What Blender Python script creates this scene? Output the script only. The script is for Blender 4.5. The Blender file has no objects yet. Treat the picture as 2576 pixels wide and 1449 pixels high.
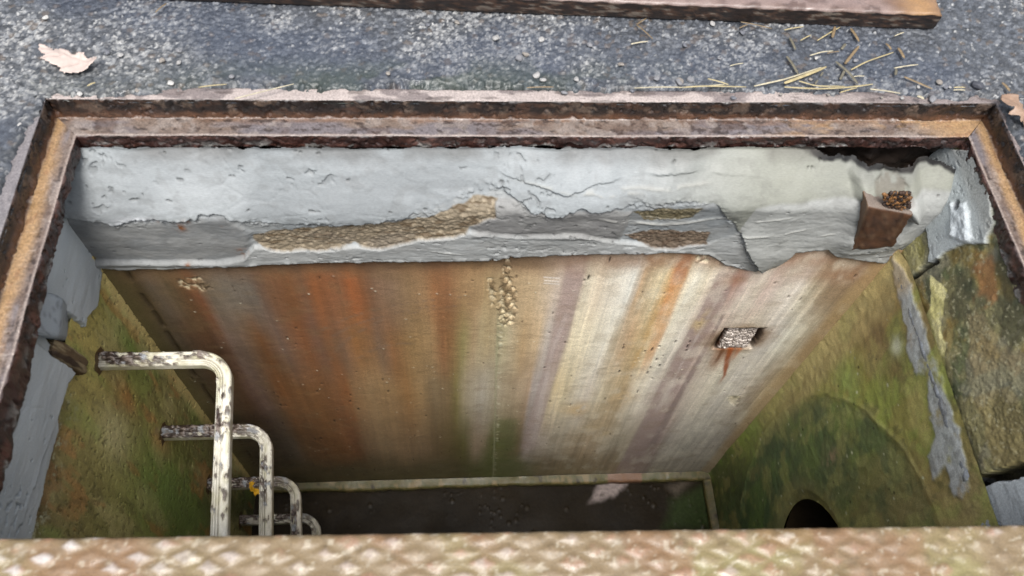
import bpy, bmesh, math, random
import numpy as np
from mathutils import Matrix, Vector

rng = np.random.default_rng(7)
random.seed(7)
COL = bpy.context.scene.collection
scene = bpy.context.scene

# ------------------------------------------------------------------ camera model
CAM_H = 1.25
FL, PITCH, YAW, ROLL = 2049.2258, 0.5342, -0.1439, 0.1123     # focal length for a 2576 wide frame
def cam_axes():
    a, b, c = PITCH, YAW, ROLL
    f = np.array([0, math.sin(a), -math.cos(a)]); r = np.array([1., 0, 0]); u = np.cross(r, f)
    Z = np.array([[math.cos(b), -math.sin(b), 0], [math.sin(b), math.cos(b), 0], [0, 0, 1]])
    f, r, u = Z @ f, Z @ r, Z @ u
    return math.cos(c)*r + math.sin(c)*u, -math.sin(c)*r + math.cos(c)*u, f
CR, CU, CF = cam_axes()
def at(u, v, axis, val):
    """point of the real plane axis = val that is seen at (u, v)"""
    d = CR*(u-1288)/FL - CU*(v-724.5)/FL + CF
    o = np.array([0, 0, CAM_H])
    return o + d*(val-o[axis])/d[axis]

# sizes of the place (metres)
XL0, XR0, YF0, ZA = -0.797, 1.171, 1.177, -0.052      # rebate of the frame
XL1, XR1, YF1, ZB = -0.755, 1.1155, 1.1275, -0.089    # clear opening
XL2, XR2, YF2 = -0.818, 1.090, 1.041                  # vault walls
ZN, ZF = -0.40, -2.13                                 # bottom of the mortar neck, vault floor
YN = -0.62                                            # near wall of the vault

# ------------------------------------------------------------------ helpers
def lin(c):
    c = np.asarray(c, float)/255.
    return np.where(c <= .04045, c/12.92, ((c+.055)/1.055)**2.4)
def S(r, g, b, k=1.0):
    return np.clip(lin((r, g, b))*k, 0.004, 0.86)
def sm(a, b, x):
    t = np.clip((x-a)/(b-a), 0, 1); return t*t*(3-2*t)
def h2(ix, iy, seed):
    n = (ix.astype(np.int64)*374761393 + iy.astype(np.int64)*668265263 + seed*974634347) & 0xffffffff
    n = ((n ^ (n >> 13))*1274126177) & 0xffffffff
    n = ((n ^ (n >> 16))*2246822519) & 0xffffffff
    return ((n ^ (n >> 15)) & 0xffffff)/float(0x1000000)
def vn(x, y, seed=0):
    ix, iy = np.floor(x), np.floor(y); fx, fy = x-ix, y-iy
    fx = fx*fx*(3-2*fx); fy = fy*fy*(3-2*fy)
    ix = ix.astype(np.int64); iy = iy.astype(np.int64)
    a, b, c, d = h2(ix, iy, seed), h2(ix+1, iy, seed), h2(ix, iy+1, seed), h2(ix+1, iy+1, seed)
    return (a*(1-fx)+b*fx)*(1-fy) + (c*(1-fx)+d*fx)*fy
def fbm(x, y, seed=0, o=4, g=.5):
    s = 0; a = 1; t = 0
    for i in range(o):
        s = s + a*vn(x*2**i+17.3*i, y*2**i-9.1*i, seed+i); t += a; a *= g
    return s/t
def worley(x, y, seed=0):
    """F1, F2-F1 and a random value of the nearest cell"""
    ix, iy = np.floor(x).astype(np.int64), np.floor(y).astype(np.int64)
    b1 = np.full(x.shape, 9.); b2 = np.full(x.shape, 9.); idv = np.zeros(x.shape)
    for dx in (-1, 0, 1):
        for dy in (-1, 0, 1):
            cx, cy = ix+dx, iy+dy
            d = np.hypot(cx+h2(cx, cy, seed)-x, cy+h2(cx, cy, seed+50)-y)
            new = d < b1
            b2 = np.where(new, b1, np.minimum(b2, d)); idv = np.where(new, h2(cx, cy, seed+99), idv); b1 = np.where(new, d, b1)
    return b1, b2-b1, idv
def inpoly(X, Y, poly):
    """signed distance to a polygon, positive inside"""
    ins = np.zeros(X.shape, bool); dm = np.full(X.shape, 1e9)
    n = len(poly)
    for i in range(n):
        x0, y0 = poly[i]; x1, y1 = poly[(i+1) % n]
        c = (y0 > Y) != (y1 > Y)
        with np.errstate(divide='ignore', invalid='ignore'):
            xi = (x1-x0)*(Y-y0)/(y1-y0 if y1 != y0 else 1e-9)+x0
        ins ^= c & (X < xi)
        ex, ey = x1-x0, y1-y0
        t = np.clip(((X-x0)*ex+(Y-y0)*ey)/(ex*ex+ey*ey+1e-12), 0, 1)
        dm = np.minimum(dm, np.hypot(X-x0-t*ex, Y-y0-t*ey))
    return np.where(ins, dm, -dm)
def mix(A, m, c):
    m = np.clip(m, 0, 1)[..., None]
    A *= (1-m); A += m*np.asarray(c)
    return A
def desat(C, k):
    l = (C@np.array([.3, .55, .15]))[..., None]
    C *= k; C += l*(1-k)
    return C
def rbf(X, Y, samples, sx, sy):
    num = 0; den = 0
    for (a, b, c) in samples:
        w = np.exp(-((X-a)/sx)**2-((Y-b)/sy)**2)+1e-9/(1+(X-a)**2+(Y-b)**2)
        num = num+w[..., None]*c; den = den+w
    return num/den[..., None]

def empty(name, loc, label=None, cat=None, group=None):
    o = bpy.data.objects.new(name, None); o.empty_display_size = .1
    o.location = loc; COL.objects.link(o); tag(o, label, cat, group)
    return o
def tag(o, label=None, cat=None, group=None, kind=None):
    if label: o["label"] = label
    if cat: o["category"] = cat
    if group: o["group"] = group
    if kind: o["kind"] = kind
    return o
def link(name, me, mat, parent=None):
    o = bpy.data.objects.new(name, me); COL.objects.link(o)
    if mat is not None: me.materials.append(mat)
    if parent is not None:
        o.parent = parent
        o.matrix_parent_inverse = parent.matrix_basis.inverted() if parent.parent is None else (parent.parent.matrix_basis @ Matrix.Identity(4)).inverted()
    return o
def raw_mesh(name, V, F, C=None, smooth=True):
    V = np.asarray(V, np.float32).reshape(-1, 3); F = np.asarray(F, np.int32)
    me = bpy.data.meshes.new(name)
    me.vertices.add(len(V)); me.vertices.foreach_set('co', V.ravel())
    nf, k = F.shape
    me.loops.add(nf*k); me.loops.foreach_set('vertex_index', F.ravel())
    me.polygons.add(nf); me.polygons.foreach_set('loop_start', np.arange(0, nf*k, k, dtype=np.int32))
    me.polygons.foreach_set('loop_total', np.full(nf, k, np.int32))
    if smooth: me.polygons.foreach_set('use_smooth', np.ones(nf, bool))
    if C is not None:
        at_ = me.color_attributes.new('Col', 'FLOAT_COLOR', 'POINT')
        C4 = np.ones((len(V), 4), np.float32); C4[:, :3] = np.asarray(C, np.float32).reshape(-1, 3)
        at_.data.foreach_set('color', C4.ravel())
    me.update(); me.validate()
    return me
def grid_faces(nu, nv, keep=None, closed_v=False):
    i = np.arange(nu*nv).reshape(nu, nv)
    if closed_v: i = np.concatenate([i, i[:, :1]], 1)
    F = np.stack([i[:-1, :-1], i[1:, :-1], i[1:, 1:], i[:-1, 1:]], -1).reshape(-1, 4)
    if keep is not None: F = F[keep.ravel()]
    return F
def grid(name, P, C, mat, parent=None, keep=None, smooth=True, closed_v=False):
    nu, nv = P.shape[:2]
    return link(name, raw_mesh(name, P, grid_faces(nu, nv, keep, closed_v), C, smooth), mat, parent)

# ------------------------------------------------------------------ materials
def paint_mat(name, rough=(.45, .8), spec=.4, bump=.25, scale=220., jit=.3, color=None, coat=0., bdist=.002, stretch=(1, 1, 1), rscale=14., metal=0.):
    m = bpy.data.materials.new(name); m.use_nodes = True
    nt = m.node_tree; N = nt.nodes; L = nt.links
    b = N['Principled BSDF']
    tc = N.new('ShaderNodeTexCoord'); mp = N.new('ShaderNodeMapping'); mp.inputs['Scale'].default_value = stretch
    L.new(tc.outputs['Object'], mp.inputs['Vector'])
    n1 = N.new('ShaderNodeTexNoise'); n1.inputs['Scale'].default_value = scale; n1.inputs['Detail'].default_value = 5
    n2 = N.new('ShaderNodeTexNoise'); n2.inputs['Scale'].default_value = rscale; n2.inputs['Detail'].default_value = 6
    for n in (n1, n2): L.new(mp.outputs['Vector'], n.inputs['Vector'])
    r1 = N.new('ShaderNodeMapRange'); r1.inputs[1].default_value = .25; r1.inputs[2].default_value = .75
    r1.inputs[3].default_value = 1-jit; r1.inputs[4].default_value = 1+jit
    L.new(n1.outputs['Fac'], r1.inputs[0])
    if color is None:
        ca = N.new('ShaderNodeAttribute'); ca.attribute_name = 'Col'; src = ca.outputs['Color']
    else:
        ca = N.new('ShaderNodeRGB'); ca.outputs[0].default_value = (*color, 1); src = ca.outputs[0]
    mx = N.new('ShaderNodeVectorMath'); mx.operation = 'SCALE'
    L.new(src, mx.inputs[0]); L.new(r1.outputs[0], mx.inputs['Scale'])
    L.new(mx.outputs[0], b.inputs['Base Color'])
    r2 = N.new('ShaderNodeMapRange'); r2.inputs[1].default_value = .3; r2.inputs[2].default_value = .7
    r2.inputs[3].default_value = rough[0]; r2.inputs[4].default_value = rough[1]
    L.new(n2.outputs['Fac'], r2.inputs[0]); L.new(r2.outputs[0], b.inputs['Roughness'])
    b.inputs['Specular IOR Level'].default_value = spec; b.inputs['Metallic'].default_value = metal
    if coat: b.inputs['Coat Weight'].default_value = coat; b.inputs['Coat Roughness'].default_value = .12
    bp = N.new('ShaderNodeBump'); bp.inputs['Strength'].default_value = bump; bp.inputs['Distance'].default_value = bdist
    ad = N.new('ShaderNodeMath'); ad.operation = 'MULTIPLY_ADD'; ad.inputs[1].default_value = 2.; 
    L.new(n2.outputs['Fac'], ad.inputs[0]); L.new(n1.outputs['Fac'], ad.inputs[2]); L.new(ad.outputs[0], bp.inputs['Height'])
    L.new(bp.outputs['Normal'], b.inputs['Normal'])
    return m
M_ASPH = paint_mat('wet_asphalt', (.3, .6), .5, .5, 260, .35)
M_STONE = paint_mat('stone', (.5, .85), .35, .4, 400, .3)
M_WALL = paint_mat('stained_concrete', (.38, .6), .4, .30, 300, .30, bdist=.0018)
M_FLOOR = paint_mat('wet_floor', (.3, .55), .12, .3, 90, .3, rscale=9)
M_MORT = paint_mat('fresh_mortar', (.42, .70), .28, .34, 420, .10, bdist=.0012, stretch=(.35, 1, 1))
M_RUST = paint_mat('rusty_steel', (.32, .62), .6, .55, 260, .4, bdist=.002)
M_PLATE = paint_mat('checker_steel', (.3, .55), .5, .45, 300, .22, bdist=.0012)
M_STEP = paint_mat('step_aluminium', (.3, .5), .5, .3, 420, .14, bdist=.001)
M_STEEL = paint_mat('scaly_steel', (.35, .5), .6, .3, 200, .2, metal=.15, bdist=.002)
M_STRAW = paint_mat('dry_straw', (.4, .6), .4, .2, 300, .2)
M_LEAF = paint_mat('dry_leaf', (.45, .6), .4, .4, 90, .1)

# ------------------------------------------------------------------ asphalt ground
def build_ground():
    Vs, Fs, Cs = [], [], []; off = 0
    def height_col(X, Y):
        wx = X+.012*(fbm(X*9, Y*9, 3)-.5); wy = Y+.012*(fbm(X*9, Y*9, 8)-.5)
        f1, e1, id1 = worley(wx/.0112, wy/.0100, 11)
        f2, e2, id2 = worley(wx/.0052, wy/.0052, 21)
        big = fbm(X*7, Y*7, 5, 4)
        worn = .7*sm(.46, .66, fbm(X*5+3, Y*6, 31, 4))              # worn spots where the pale stone shows
        for (u, v, r) in ((1330, 128, .05), (1245, 98, .035), (1050, 150, .06), (860, 110, .05), (60, 90, .08), (700, 60, .04), (1180, 190, .06), (1480, 170, .05), (330, 190, .05)):
            a_, b_ = at(u, v, 2, .006)[:2]; worn = np.maximum(worn, np.exp(-((X-a_)/r)**2-((Y-b_)/(r*.7))**2)*1.2*sm(.3, .6, fbm(X*25, Y*25, 37, 3)))
        z = .0040*(1-sm(.0, .7, f1))*(.3+.9*id2) + .0022*(1-sm(0, .6, f2)) + .006*(big-.5)
        z += .006
        base = S(90, 94, 101, .48)
        C = np.ones(X.shape+(3,))*base
        C *= (.50+.85*id1)[..., None]*(.75+.5*id2)[..., None]
        mix(C, (id1 > .93-.30*worn)*(.25+.5*worn)*sm(.0, .2, e1), S(158, 160, 162, .5))
        mix(C, (id2 > .975-.14*worn)*.75*sm(.0, .2, e2), S(196, 196, 194, .5))
        mix(C, (id1 < .06)*.5, S(112, 100, 90, .6))
        mix(C, (1-sm(.0, .10, e1))*.45, S(28, 30, 34))              # bitumen between the stones
        mix(C, np.clip(worn, 0, 1)*sm(.35, .6, id2*.6+.4*fbm(X*40, Y*60, 33, 4))*(.12+.55*id1)*sm(0, .12, e1), S(180, 178, 174, .50))
        mix(C, sm(.42, .66, fbm(X*3+8, Y*4, 35, 3))*.4, S(70, 82, 104, .42))
        # ragged edge: crumbs of asphalt run out over the lip of the frame
        dx = np.maximum(np.maximum(XL0-X, X-XR0), 0); dy = np.maximum(Y-YF0, 0)
        d = np.maximum(dx, dy)
        lipw = np.where(dy > dx, np.interp(X, [-.85, -.80, -.66, -.55, -.2, .3, .75, .95, 1.08, 1.2], [-.004, -.003, .004, .020, .028, .029, .026, .020, .007, .003]), np.where(X < 0, np.interp(Y, [.3, .8, 1.05, 1.16], [.040, .036, .018, -.003]), .002))
        ed = lipw+.016*(fbm(X*80, Y*80, 73, 4)-.5)+.018*(fbm(X*22, Y*22, 74, 3)-.5)+.010*(f1-.45)
        cov = sm(ed-.002, ed+.005, d)
        crumb = 1-sm(.0, .035+.03*fbm(X*11, Y*11, 77), d-ed)
        z += crumb*(.016*(f1-.45)+.012*(fbm(X*40, Y*40, 71)-.5))
        z = -.010+(z+.010)*cov
        gap = np.exp(-((d-ed-.007)/.005)**2)*sm(.50, .60, fbm(X*14, Y*14, 75, 3)); z -= .014*gap
        mix(C, crumb*.5*sm(.4, .6, fbm(X*30, Y*30, 66)), S(30, 31, 30))
        mix(C, (dy > dx)*sm(-.5, -.75, X)*sm(.09, .02, d)*.6*sm(.2, .5, e1), S(128, 130, 126, .5))
        moss = sm(.11, .02, d-ed)*sm(.42, .56, fbm(X*9+1, Y*14, 15))*np.exp(-((X+.08)/.5)**2)*(dy > 0)
        mix(C, moss*.55, S(58, 70, 52, .5))
        return z, C
    def add(x0, x1, y0, y1, st):
        nonlocal off
        xs = np.linspace(x0, x1, max(2, int((x1-x0)/st)+1)); ys = np.linspace(y0, y1, max(2, int((y1-y0)/st)+1))
        X, Y = np.meshgrid(xs, ys, indexing='ij')
        z, C = height_col(X, Y)
        Vs.append(np.stack([X, Y, z], -1).reshape(-1, 3)); Cs.append(C.reshape(-1, 3))
        Fs.append(grid_faces(len(xs), len(ys))+off); off += X.size
    xa, xb, yb = XL0-.001, XR0+.001, YF0+.001
    add(-1.3, 1.9, yb, 1.62, .0030)
    add(-1.3, xa, .1, yb, .004)
    add(xb, 1.9, .1, yb, .004)
    add(-1.3, xa, -1.2, .1, .02); add(xb, 1.9, -1.2, .1, .02)
    add(xa, xb, -1.2, -.70, .02)
    add(-1.3, 1.9, 1.62, 2.7, .012)
    for (x0, x1, y0, y1) in ((-300, -1.3, -300, 300), (1.9, 300, -300, 300), (-1.3, 1.9, 2.7, 300), (-1.3, 1.9, -300, -1.2)):
        xs = np.array([x0, (x0+x1)/2, x1]); ys = np.array([y0, (y0+y1)/2, y1])
        X, Y = np.meshgrid(xs, ys, indexing='ij')
        Vs.append(np.stack([X, Y, X*0+.006], -1).reshape(-1, 3)); Cs.append(np.ones((9, 3))*S(88, 96, 112, .48)); Fs.append(grid_faces(3, 3)+off); off += 9
    me = raw_mesh('ground', np.concatenate(Vs), np.concatenate(Fs), np.concatenate(Cs))
    tag(link('ground', me, M_ASPH), kind='structure')
build_ground()

# ------------------------------------------------------------------ steel frame
def build_frame():
    root = empty('hatch_frame', (.19, .3, ZA), 'rusty brown steel frame set in the asphalt around the open pit', 'frame')
    # profile: (outward offset o from the rebate face, z); painted by arc position
    def bar(axis, side):
        keys = [(.034, -.03), (.034, .0), (.0, .0), (.0, ZA), (-.0485, ZA), (-.0485, ZB), (-.036, ZB)]
        prof = []
        for i in range(len(keys)-1):
            (a, b), (c, d) = keys[i], keys[i+1]; n = max(3, int(math.hypot(c-a, d-b)/.0025))
            for k in range(n): prof.append((a+(c-a)*k/n, b+(d-b)*k/n, i+k/n))
        prof.append((*keys[-1], len(keys)-1.))
        pr = np.array(prof)
        # round the corners a little
        for _ in range(2): pr[1:-1, :2] = .25*pr[:-2, :2]+.5*pr[1:-1, :2]+.25*pr[2:, :2]
        o, z, seg = pr[:, 0], pr[:, 1], pr[:, 2]
        n = 760
        t = np.linspace(0, 1, n)[:, None]
        if axis == 'x':                                  # runs along x at the far or near side
            a0 = XL0-o[None]*1.0; a1 = XR0+o[None]*1.0
            A = a0+(a1-a0)*t
            B = (YF0+o if side > 0 else YN-.02-o)[None]+0*t
        else:
            a0 = YN-.02-o[None]; a1 = YF0+o[None]
            A = a0+(a1-a0)*t
            ex = 1.0
            B = (XR0+o if side > 0 else XL0-o)[None]+0*t
        Z = z[None]+0*t; SG = seg[None]+0*t; Oo = o[None]+0*t
        if axis == 'y':                                  # the inner leaf hangs lower towards the near side
            Zd = .05*sm(1.05, .3, A)*sm(4.05, 5., SG); Z = Z-Zd
        if axis == 'x': X, Y = A, B
        else: X, Y = B, A
        u = A; w = SG*.03
        ns = fbm(u*55, w*55+side*9, 41+(axis == 'y')*7, 5); nb = fbm(u*9, w*22, 52+side, 4)
        pit = sm(.6, .75, fbm(u*120, w*160, 61, 3))
        d = (ns-.5)*.008 - pit*.0025
        vert = ((SG > 2) & (SG < 3)) | (SG > 4)
        d = d*np.where(vert, 1.6, .7)
        # normal push: vertical faces in o, flats in z
        if axis == 'x': Y = Y+np.where(vert, -d*side, 0)
        else: X = X+np.where(vert, -d*side, 0)
        Z = Z+np.where(vert, 0, d*.6)
        wob = .0022*(fbm(u*6, w*0, 83+side, 4)-.5)*2            # bars are not dead straight
        if axis == 'x': Y = Y+wob
        else: X = X+wob
        if True:                                         # ragged lower edge
            Z = Z-(SG > 4.9)*.012*(fbm(u*18, u*0, 81, 4)-.5)
        C = np.ones(X.shape+(3,))*S(70, 44, 34)
        k1 = fbm(u*26, w*120, 91, 4); k2 = fbm(u*7+5, w*40, 95+side, 4); k3 = fbm(u*70, w*200, 99, 3)
        # top lip: pale worn lilac steel
        lip = sm(1.0, 1.1, SG)*(1-sm(1.93, 2.0, SG))
        mix(C, lip, S(150, 134, 130)); mix(C, lip*sm(.47, .53, fbm(u*12+5, w*30, 97, 4)+.10*(SG-1.6))*sm(1.1, .6, u), S(208, 190, 182, .95)); mix(C, lip*sm(.62, .7, k1)*.6, S(92, 74, 66))
        if axis == 'y' and side < 0: mix(C, lip*.6, S(140, 138, 144))
        # dark upright of the rebate
        up = sm(1.95, 2.05, SG)*(1-sm(2.93, 3.02, SG))
        mix(C, up, S(44, 28, 22)); mix(C, up*sm(.50, .64, k1), S(92, 60, 40)); mix(C, up*sm(.60, .68, fbm(u*34+9, w*70, 107, 4))*.8, S(130, 104, 84)); mix(C, up*sm(.6, .7, k3)*.7, S(20, 15, 13))
        mix(C, up*sm(2.5, 2.98, SG+.25*(k1-.5))*.8, S(140, 86, 44))
        # seat
        seat = sm(2.95, 3.04, SG)*(1-sm(3.95, 4.02, SG))
        mix(C, seat, S(152, 128, 112))
        mix(C, seat*sm(.45, .62, k2)*.8, S(134, 126, 134)); mix(C, seat*(1-sm(3.0, 3.35, SG+.5*(k1-.5)))*.8*sm(.3, .5, k2+.05), S(156, 112, 78))
        mix(C, seat*sm(.58, .68, k3)*.8, S(66, 46, 40)); mix(C, seat*sm(.56, .66, fbm(u*20+3, w*40, 109, 5))*.5, S(104, 76, 62)); mix(C, seat*sm(.60, .68, fbm(u*30+3, w*60, 110, 4))*.5, S(186, 170, 160)); mix(C, seat*sm(3.84, 3.95, SG)*.75, S(205, 182, 168))  # pale line on the inner edge is a painted highlight
        och = np.zeros_like(X)
        if axis == 'y':
            och = seat*(1-sm(3.25, 3.75, SG+.35*(k2-.5)+.1*(k1-.5)))*sm(.30, .45, fbm(u*4+side, w*3, 17)+.12)
        else:
            och = seat*sm(.35, .6, k2)*np.exp(-((u-1.12)/.10)**2) + .8*seat*np.exp(-((u-.98)/.07)**2)*sm(.4, .6, k1)*(1-sm(3.2, 3.7, SG)) + .6*seat*np.exp(-((u-.78)/.06)**2)*sm(.4, .6, k1)
        mix(C, och*.88, S(218, 168, 100)); mix(C, och*sm(.58, .66, k1)*.5, S(176, 116, 62))
        # inner leaf
        inn = sm(3.97, 4.05, SG)
        mix(C, inn, S(74, 42, 34)); mix(C, inn*sm(.52, .66, k1), S(104, 62, 48)); mix(C, inn*sm(.58, .7, k3)*.7, S(32, 24, 22))
        mort = inn*sm(.59, .66, fbm(u*34, w*110, 108, 4))*sm(4.3, 5., SG)
        mix(C, mort*.9, S(170, 168, 162))
        desat(C, .80); C *= np.where(up > .5, .36, np.where(inn > .5, .42, np.where(seat > .5, .36, .42)))[..., None]
        grid('side_bar', np.stack([X, Y, Z], -1), C, M_RUST, root)
    bar('x', 1); bar('y', -1); bar('y', 1); bar('x', -1)
build_frame()

# ------------------------------------------------------------------ mortar neck under the frame
def proud_edge(x, pts, seed, amp=.006, freq=60):
    return np.interp(x, [p[0] for p in pts], [p[1] for p in pts]) + amp*2*(fbm(x*freq, x*0+seed, seed, 4)-.5) + amp*1.2*(fbm(x*freq/4, x*0+seed, seed+5, 3)-.5)
def mortar_texture(X, Z, seed):
    """trowel drags, small tears and pin holes: height (m)"""
    h = .005*(fbm(X*5, Z*9, seed, 4)-.5)+.0022*(fbm(X*14, Z*60, seed+9, 3)-.5)
    f1, e1, i1 = worley(X/.09+.3*fbm(X*9, Z*9, seed+2), Z/.05, seed+3)
    h = h + .0009*(sm(.0, .10, e1)-1)*sm(.55, .7, fbm(X*8, Z*10, seed+4))   # lap lines
    wx = X+.03*(fbm(X*30, Z*30, seed+20, 3)-.5); wz = Z+.03*(fbm(X*30, Z*30, seed+21, 3)-.5)
    zone = sm(.56, .70, fbm(X*7+2, Z*8, seed+7, 3))
    tear = sm(.66, .72, fbm(wx*60, wz*110, seed+6, 3))*zone
    h = h - .0045*tear + .002*zone*(fbm(X*90, Z*120, seed+8, 3)-.5)
    f2, e2_, i2 = worley(X/.045+fbm(X*40, Z*40, seed+22), Z/.022, seed+12)
    hole = (1-sm(.05, .16, f2))*(i2 > .86)*sm(.4, .6, fbm(X*120, Z*160, seed+13, 3)+.15)
    return h-.004*hole, tear, hole

def build_neck():
    root = empty('mortar_neck', (.14, .4, ZN), 'pale grey trowelled mortar collar between the rusty frame and the vault walls', 'mortar')
    # ---- far face
    x = np.linspace(XL2-.03, XR2+.06, 900); z = np.linspace(-.062, -.485, 210)
    X, Z = np.meshgrid(x, z, indexing='ij')
    Wp = lambda u, v, y=1.035: (at(u, v, 1, y)[0], at(u, v, 1, y)[2])
    zb = np.interp(X, [-.85, -.4, .1, .6, 1.1], [-.20, -.235, -.19, -.18, -.20])+.05*(fbm(X*4, Z*0, 371, 3)-.5)
    rb = .012+.06*sm(.3, .8, X)
    base = 1.036+0*X
    tt = np.clip((Z-zb)/(-.086-zb), 0, 1.15); rr_ = .22+.25*sm(.2, .8, X)
    base = 1.036+.086*(np.sqrt(tt*tt+rr_**2)-rr_)/(np.sqrt(1+rr_**2)-rr_)          # upper part leans back under the frame
    base = np.minimum(base, 1.124)
    hm, tear, hole = mortar_texture(X, Z, 200)
    E1 = [Wp(*p) for p in ((100, 530), (165, 535), (230, 545), (300, 562), (390, 545), (470, 547), (540, 543), (600, 550), (700, 560), (800, 562), (900, 555), (1000, 548), (1080, 535), (1150, 515), (1200, 503), (1240, 498), (1290, 512), (1330, 528), (1380, 535), (1450, 527), (1550, 522), (1620, 512), (1720, 506), (1800, 512), (1850, 560), (1880, 640), (1930, 700), (2600, 700))]
    e1 = proud_edge(X, E1, 7, .007, 70)+.007*(fbm(X*60, Z*70, 9, 4)-.5)+.010*(sm(.5, .75, fbm(X*22, Z*0, 8, 3))-.2)
    E3 = [Wp(*p) for p in ((200, 668), (250, 664), (300, 672), (420, 668), (600, 662), (800, 655), (1000, 652), (1250, 648), (1270, 641), (1450, 635), (1700, 629), (1780, 640), (1820, 664), (1900, 686), (1950, 671), (2000, 628), (2080, 622), (2100, 640), (2240, 660), (2400, 660))]
    e3 = proud_edge(X, E3, 17, .003, 70)
    E2 = [Wp(*p) for p in ((200, 652), (560, 652), (615, 640), (640, 617), (740, 622), (840, 616), (960, 612), (1050, 592), (1180, 578), (1300, 590), (1450, 585), (1520, 600), (1600, 610), (1780, 612), (1850, 590), (1900, 520), (2300, 500))]
    e2 = proud_edge(X, E2, 27, .003, 40)
    fth = .10+1.15*sm(.36, .62, fbm(X*7, Z*5, 306, 3))
    upper = sm(-.0035, .0030, Z-e1)                                            # 1 above the ragged edge
    lower = sm(-.0070, .0050, e2-Z)
    crb = worley(X/.012+fbm(X*50, Z*50, 307), Z/.009, 308)
    out = .010*upper*fth*(1-.4*sm(0., .10, Z-e1)) + .004*np.exp(-((Z-e1+.004)/.012)**2)*sm(.55, .15, crb[0])*sm(.42, .6, fbm(X*14, Z*14, 309)) + .011*lower*(1-sm(.52, .66, X))
    # flat dark skim left, smooth grey patch in the middle
    poly = lambda pts, y=1.045: [(Wp(u, v, y)) for u, v in pts]
    wx = X+.016*(fbm(X*40, Z*40, 301)-.5)+.03*(fbm(X*12, Z*12, 303)-.5); wz = Z+.014*(fbm(X*40, Z*40, 302)-.5)+.016*(fbm(X*12, Z*12, 304)-.5)
    brick = inpoly(wx, wz, poly([(632, 585), (690, 570), (900, 553), (1090, 535), (1200, 503), (1250, 508), (1240, 535), (1180, 562), (1170, 577), (1050, 592), (960, 612), (900, 602), (830, 616), (720, 620), (650, 604)]))
    b2 = inpoly(wx, wz, poly([(1590, 520), (1680, 508), (1765, 513), (1745, 540), (1620, 547)]))
    b3 = inpoly(wx, wz, poly([(1560, 582), (1650, 570), (1785, 573), (1775, 608), (1640, 612)]))
    skimL = inpoly(wx, wz, poly([(150, 540), (420, 545), (560, 530), (640, 575), (640, 655), (150, 655)]))
    skimM = inpoly(wx, wz, poly([(1180, 520), (1300, 500), (1330, 520), (1600, 515), (1590, 545), (1560, 600), (1450, 590), (1290, 585), (1180, 580)]))
    bm = np.maximum(np.maximum(sm(0, .004, brick), sm(0, .005, b2)), sm(0, .005, b3))
    sk = np.maximum(sm(-.004, .020, skimL), sm(-.004, .02, skimM))*(1-bm)
    out += .006*sk*(1-upper)
    ag_ = worley(X/.010+.6*fbm(X*60, Z*60, 312), Z/.008, 313)
    rough = .7*(fbm(X*90, Z*120, 311, 4)-.5)+.5*(.4-np.minimum(ag_[0], .8))
    out = out*(1-bm*.75) + bm*rough*.008
    out += hm*(1-bm)*(.45+.55*np.maximum(upper, lower*.8))
    # lobed overlap in the upper mortar, and the long lap line on the right
    lap = proud_edge(X, [Wp(*p, 1.09) for p in ((1000, 400), (1080, 385), (1150, 415), (1200, 425), (1350, 440), (1420, 452), (1500, 440), (1600, 430), (1750, 425), (1900, 432))], 37, .0015, 60)
    lp = sm(-.001, .001, Z-lap)*sm(Wp(1000, 400, 1.09)[0], Wp(1090, 400, 1.09)[0], X)*(1-sm(.55, .75, X))
    out += .006*lp*fth*(1-sm(.0, .05, Z-lap)) + .0025*(fbm(X*9, Z*20, 379, 4)-.5)*2*(1-bm) + .0012*(fbm(X*130, Z*170, 380, 3)-.5)*(1-bm)
    # broad soft swellings
    out += .010*np.exp(-((X-.95)/.2)**2-((Z+.30)/.06)**2) + .012*np.exp(-((X-.78)/.10)**2-((Z+.37)/.05)**2)
    out += .010*np.exp(-((X-.5)/.25)**2-((Z+.15)/.04)**2)
    bp_ = inpoly(X, Z, [Wp(u, v, 1.02) for u, v in ((2180, 514), (2298, 539), (2250, 620), (2142, 632))])
    mt_ = inpoly(X, Z, [Wp(u, v, 1.01) for u, v in ((2178, 500), (2230, 470), (2320, 490), (2310, 560), (2296, 541), (2184, 520))])
    out += .026*sm(-.022, .006, mt_)
    out += .012*np.exp(-(np.minimum(bp_+.004, 0)/.026)**2)*(.75+.5*fbm(X*40, Z*40, 318, 3))*sm(-.42, -.33, Z)
    rb_ = inpoly(X+.012*(fbm(X*60, Z*60, 319)-.5), Z+.012*(fbm(X*60, Z*60, 320)-.5), [Wp(u, v, 1.022) for u, v in ((2212, 492), (2245, 470), (2292, 488), (2304, 522), (2250, 530), (2205, 515))])
    out -= .007*sm(-.004, .010, rb_)
    # mortar missing under the right end of the frame
    gap = inpoly(X+.03*(fbm(X*30, Z*30, 321, 4)-.5), Z+.02*(fbm(X*30, Z*30, 322, 4)-.5), [Wp(u, v, 1.12) for u, v in ((1960, 355), (2000, 366), (2090, 382), (2200, 380), (2235, 386), (2330, 386), (2440, 400), (2480, 400), (2480, 330), (1960, 330))])
    gm = sm(-.001, .004, gap)
    keep = (gap < -.001) & (Z < -.078+.012*(fbm(X*40, Z*0, 373, 4)-.5)); keep = keep[:-1, :-1] & keep[1:, 1:] & keep[1:, :-1] & keep[:-1, 1:]
    # below the ragged edge the mortar tucks in behind the wall face
    cut = sm(-.0025, .001, Z-e3)
    Y = base-out; Y = Y*cut + (1.075)*(1-cut)
    lipr = np.exp(-((Z-e3-.006)/.006)**2)*sm(.45, .6, fbm(X*50, Z*10, 331, 3))
    Y -= .002*lipr
    C = np.ones(X.shape+(3,))*S(176, 182, 184)
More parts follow.
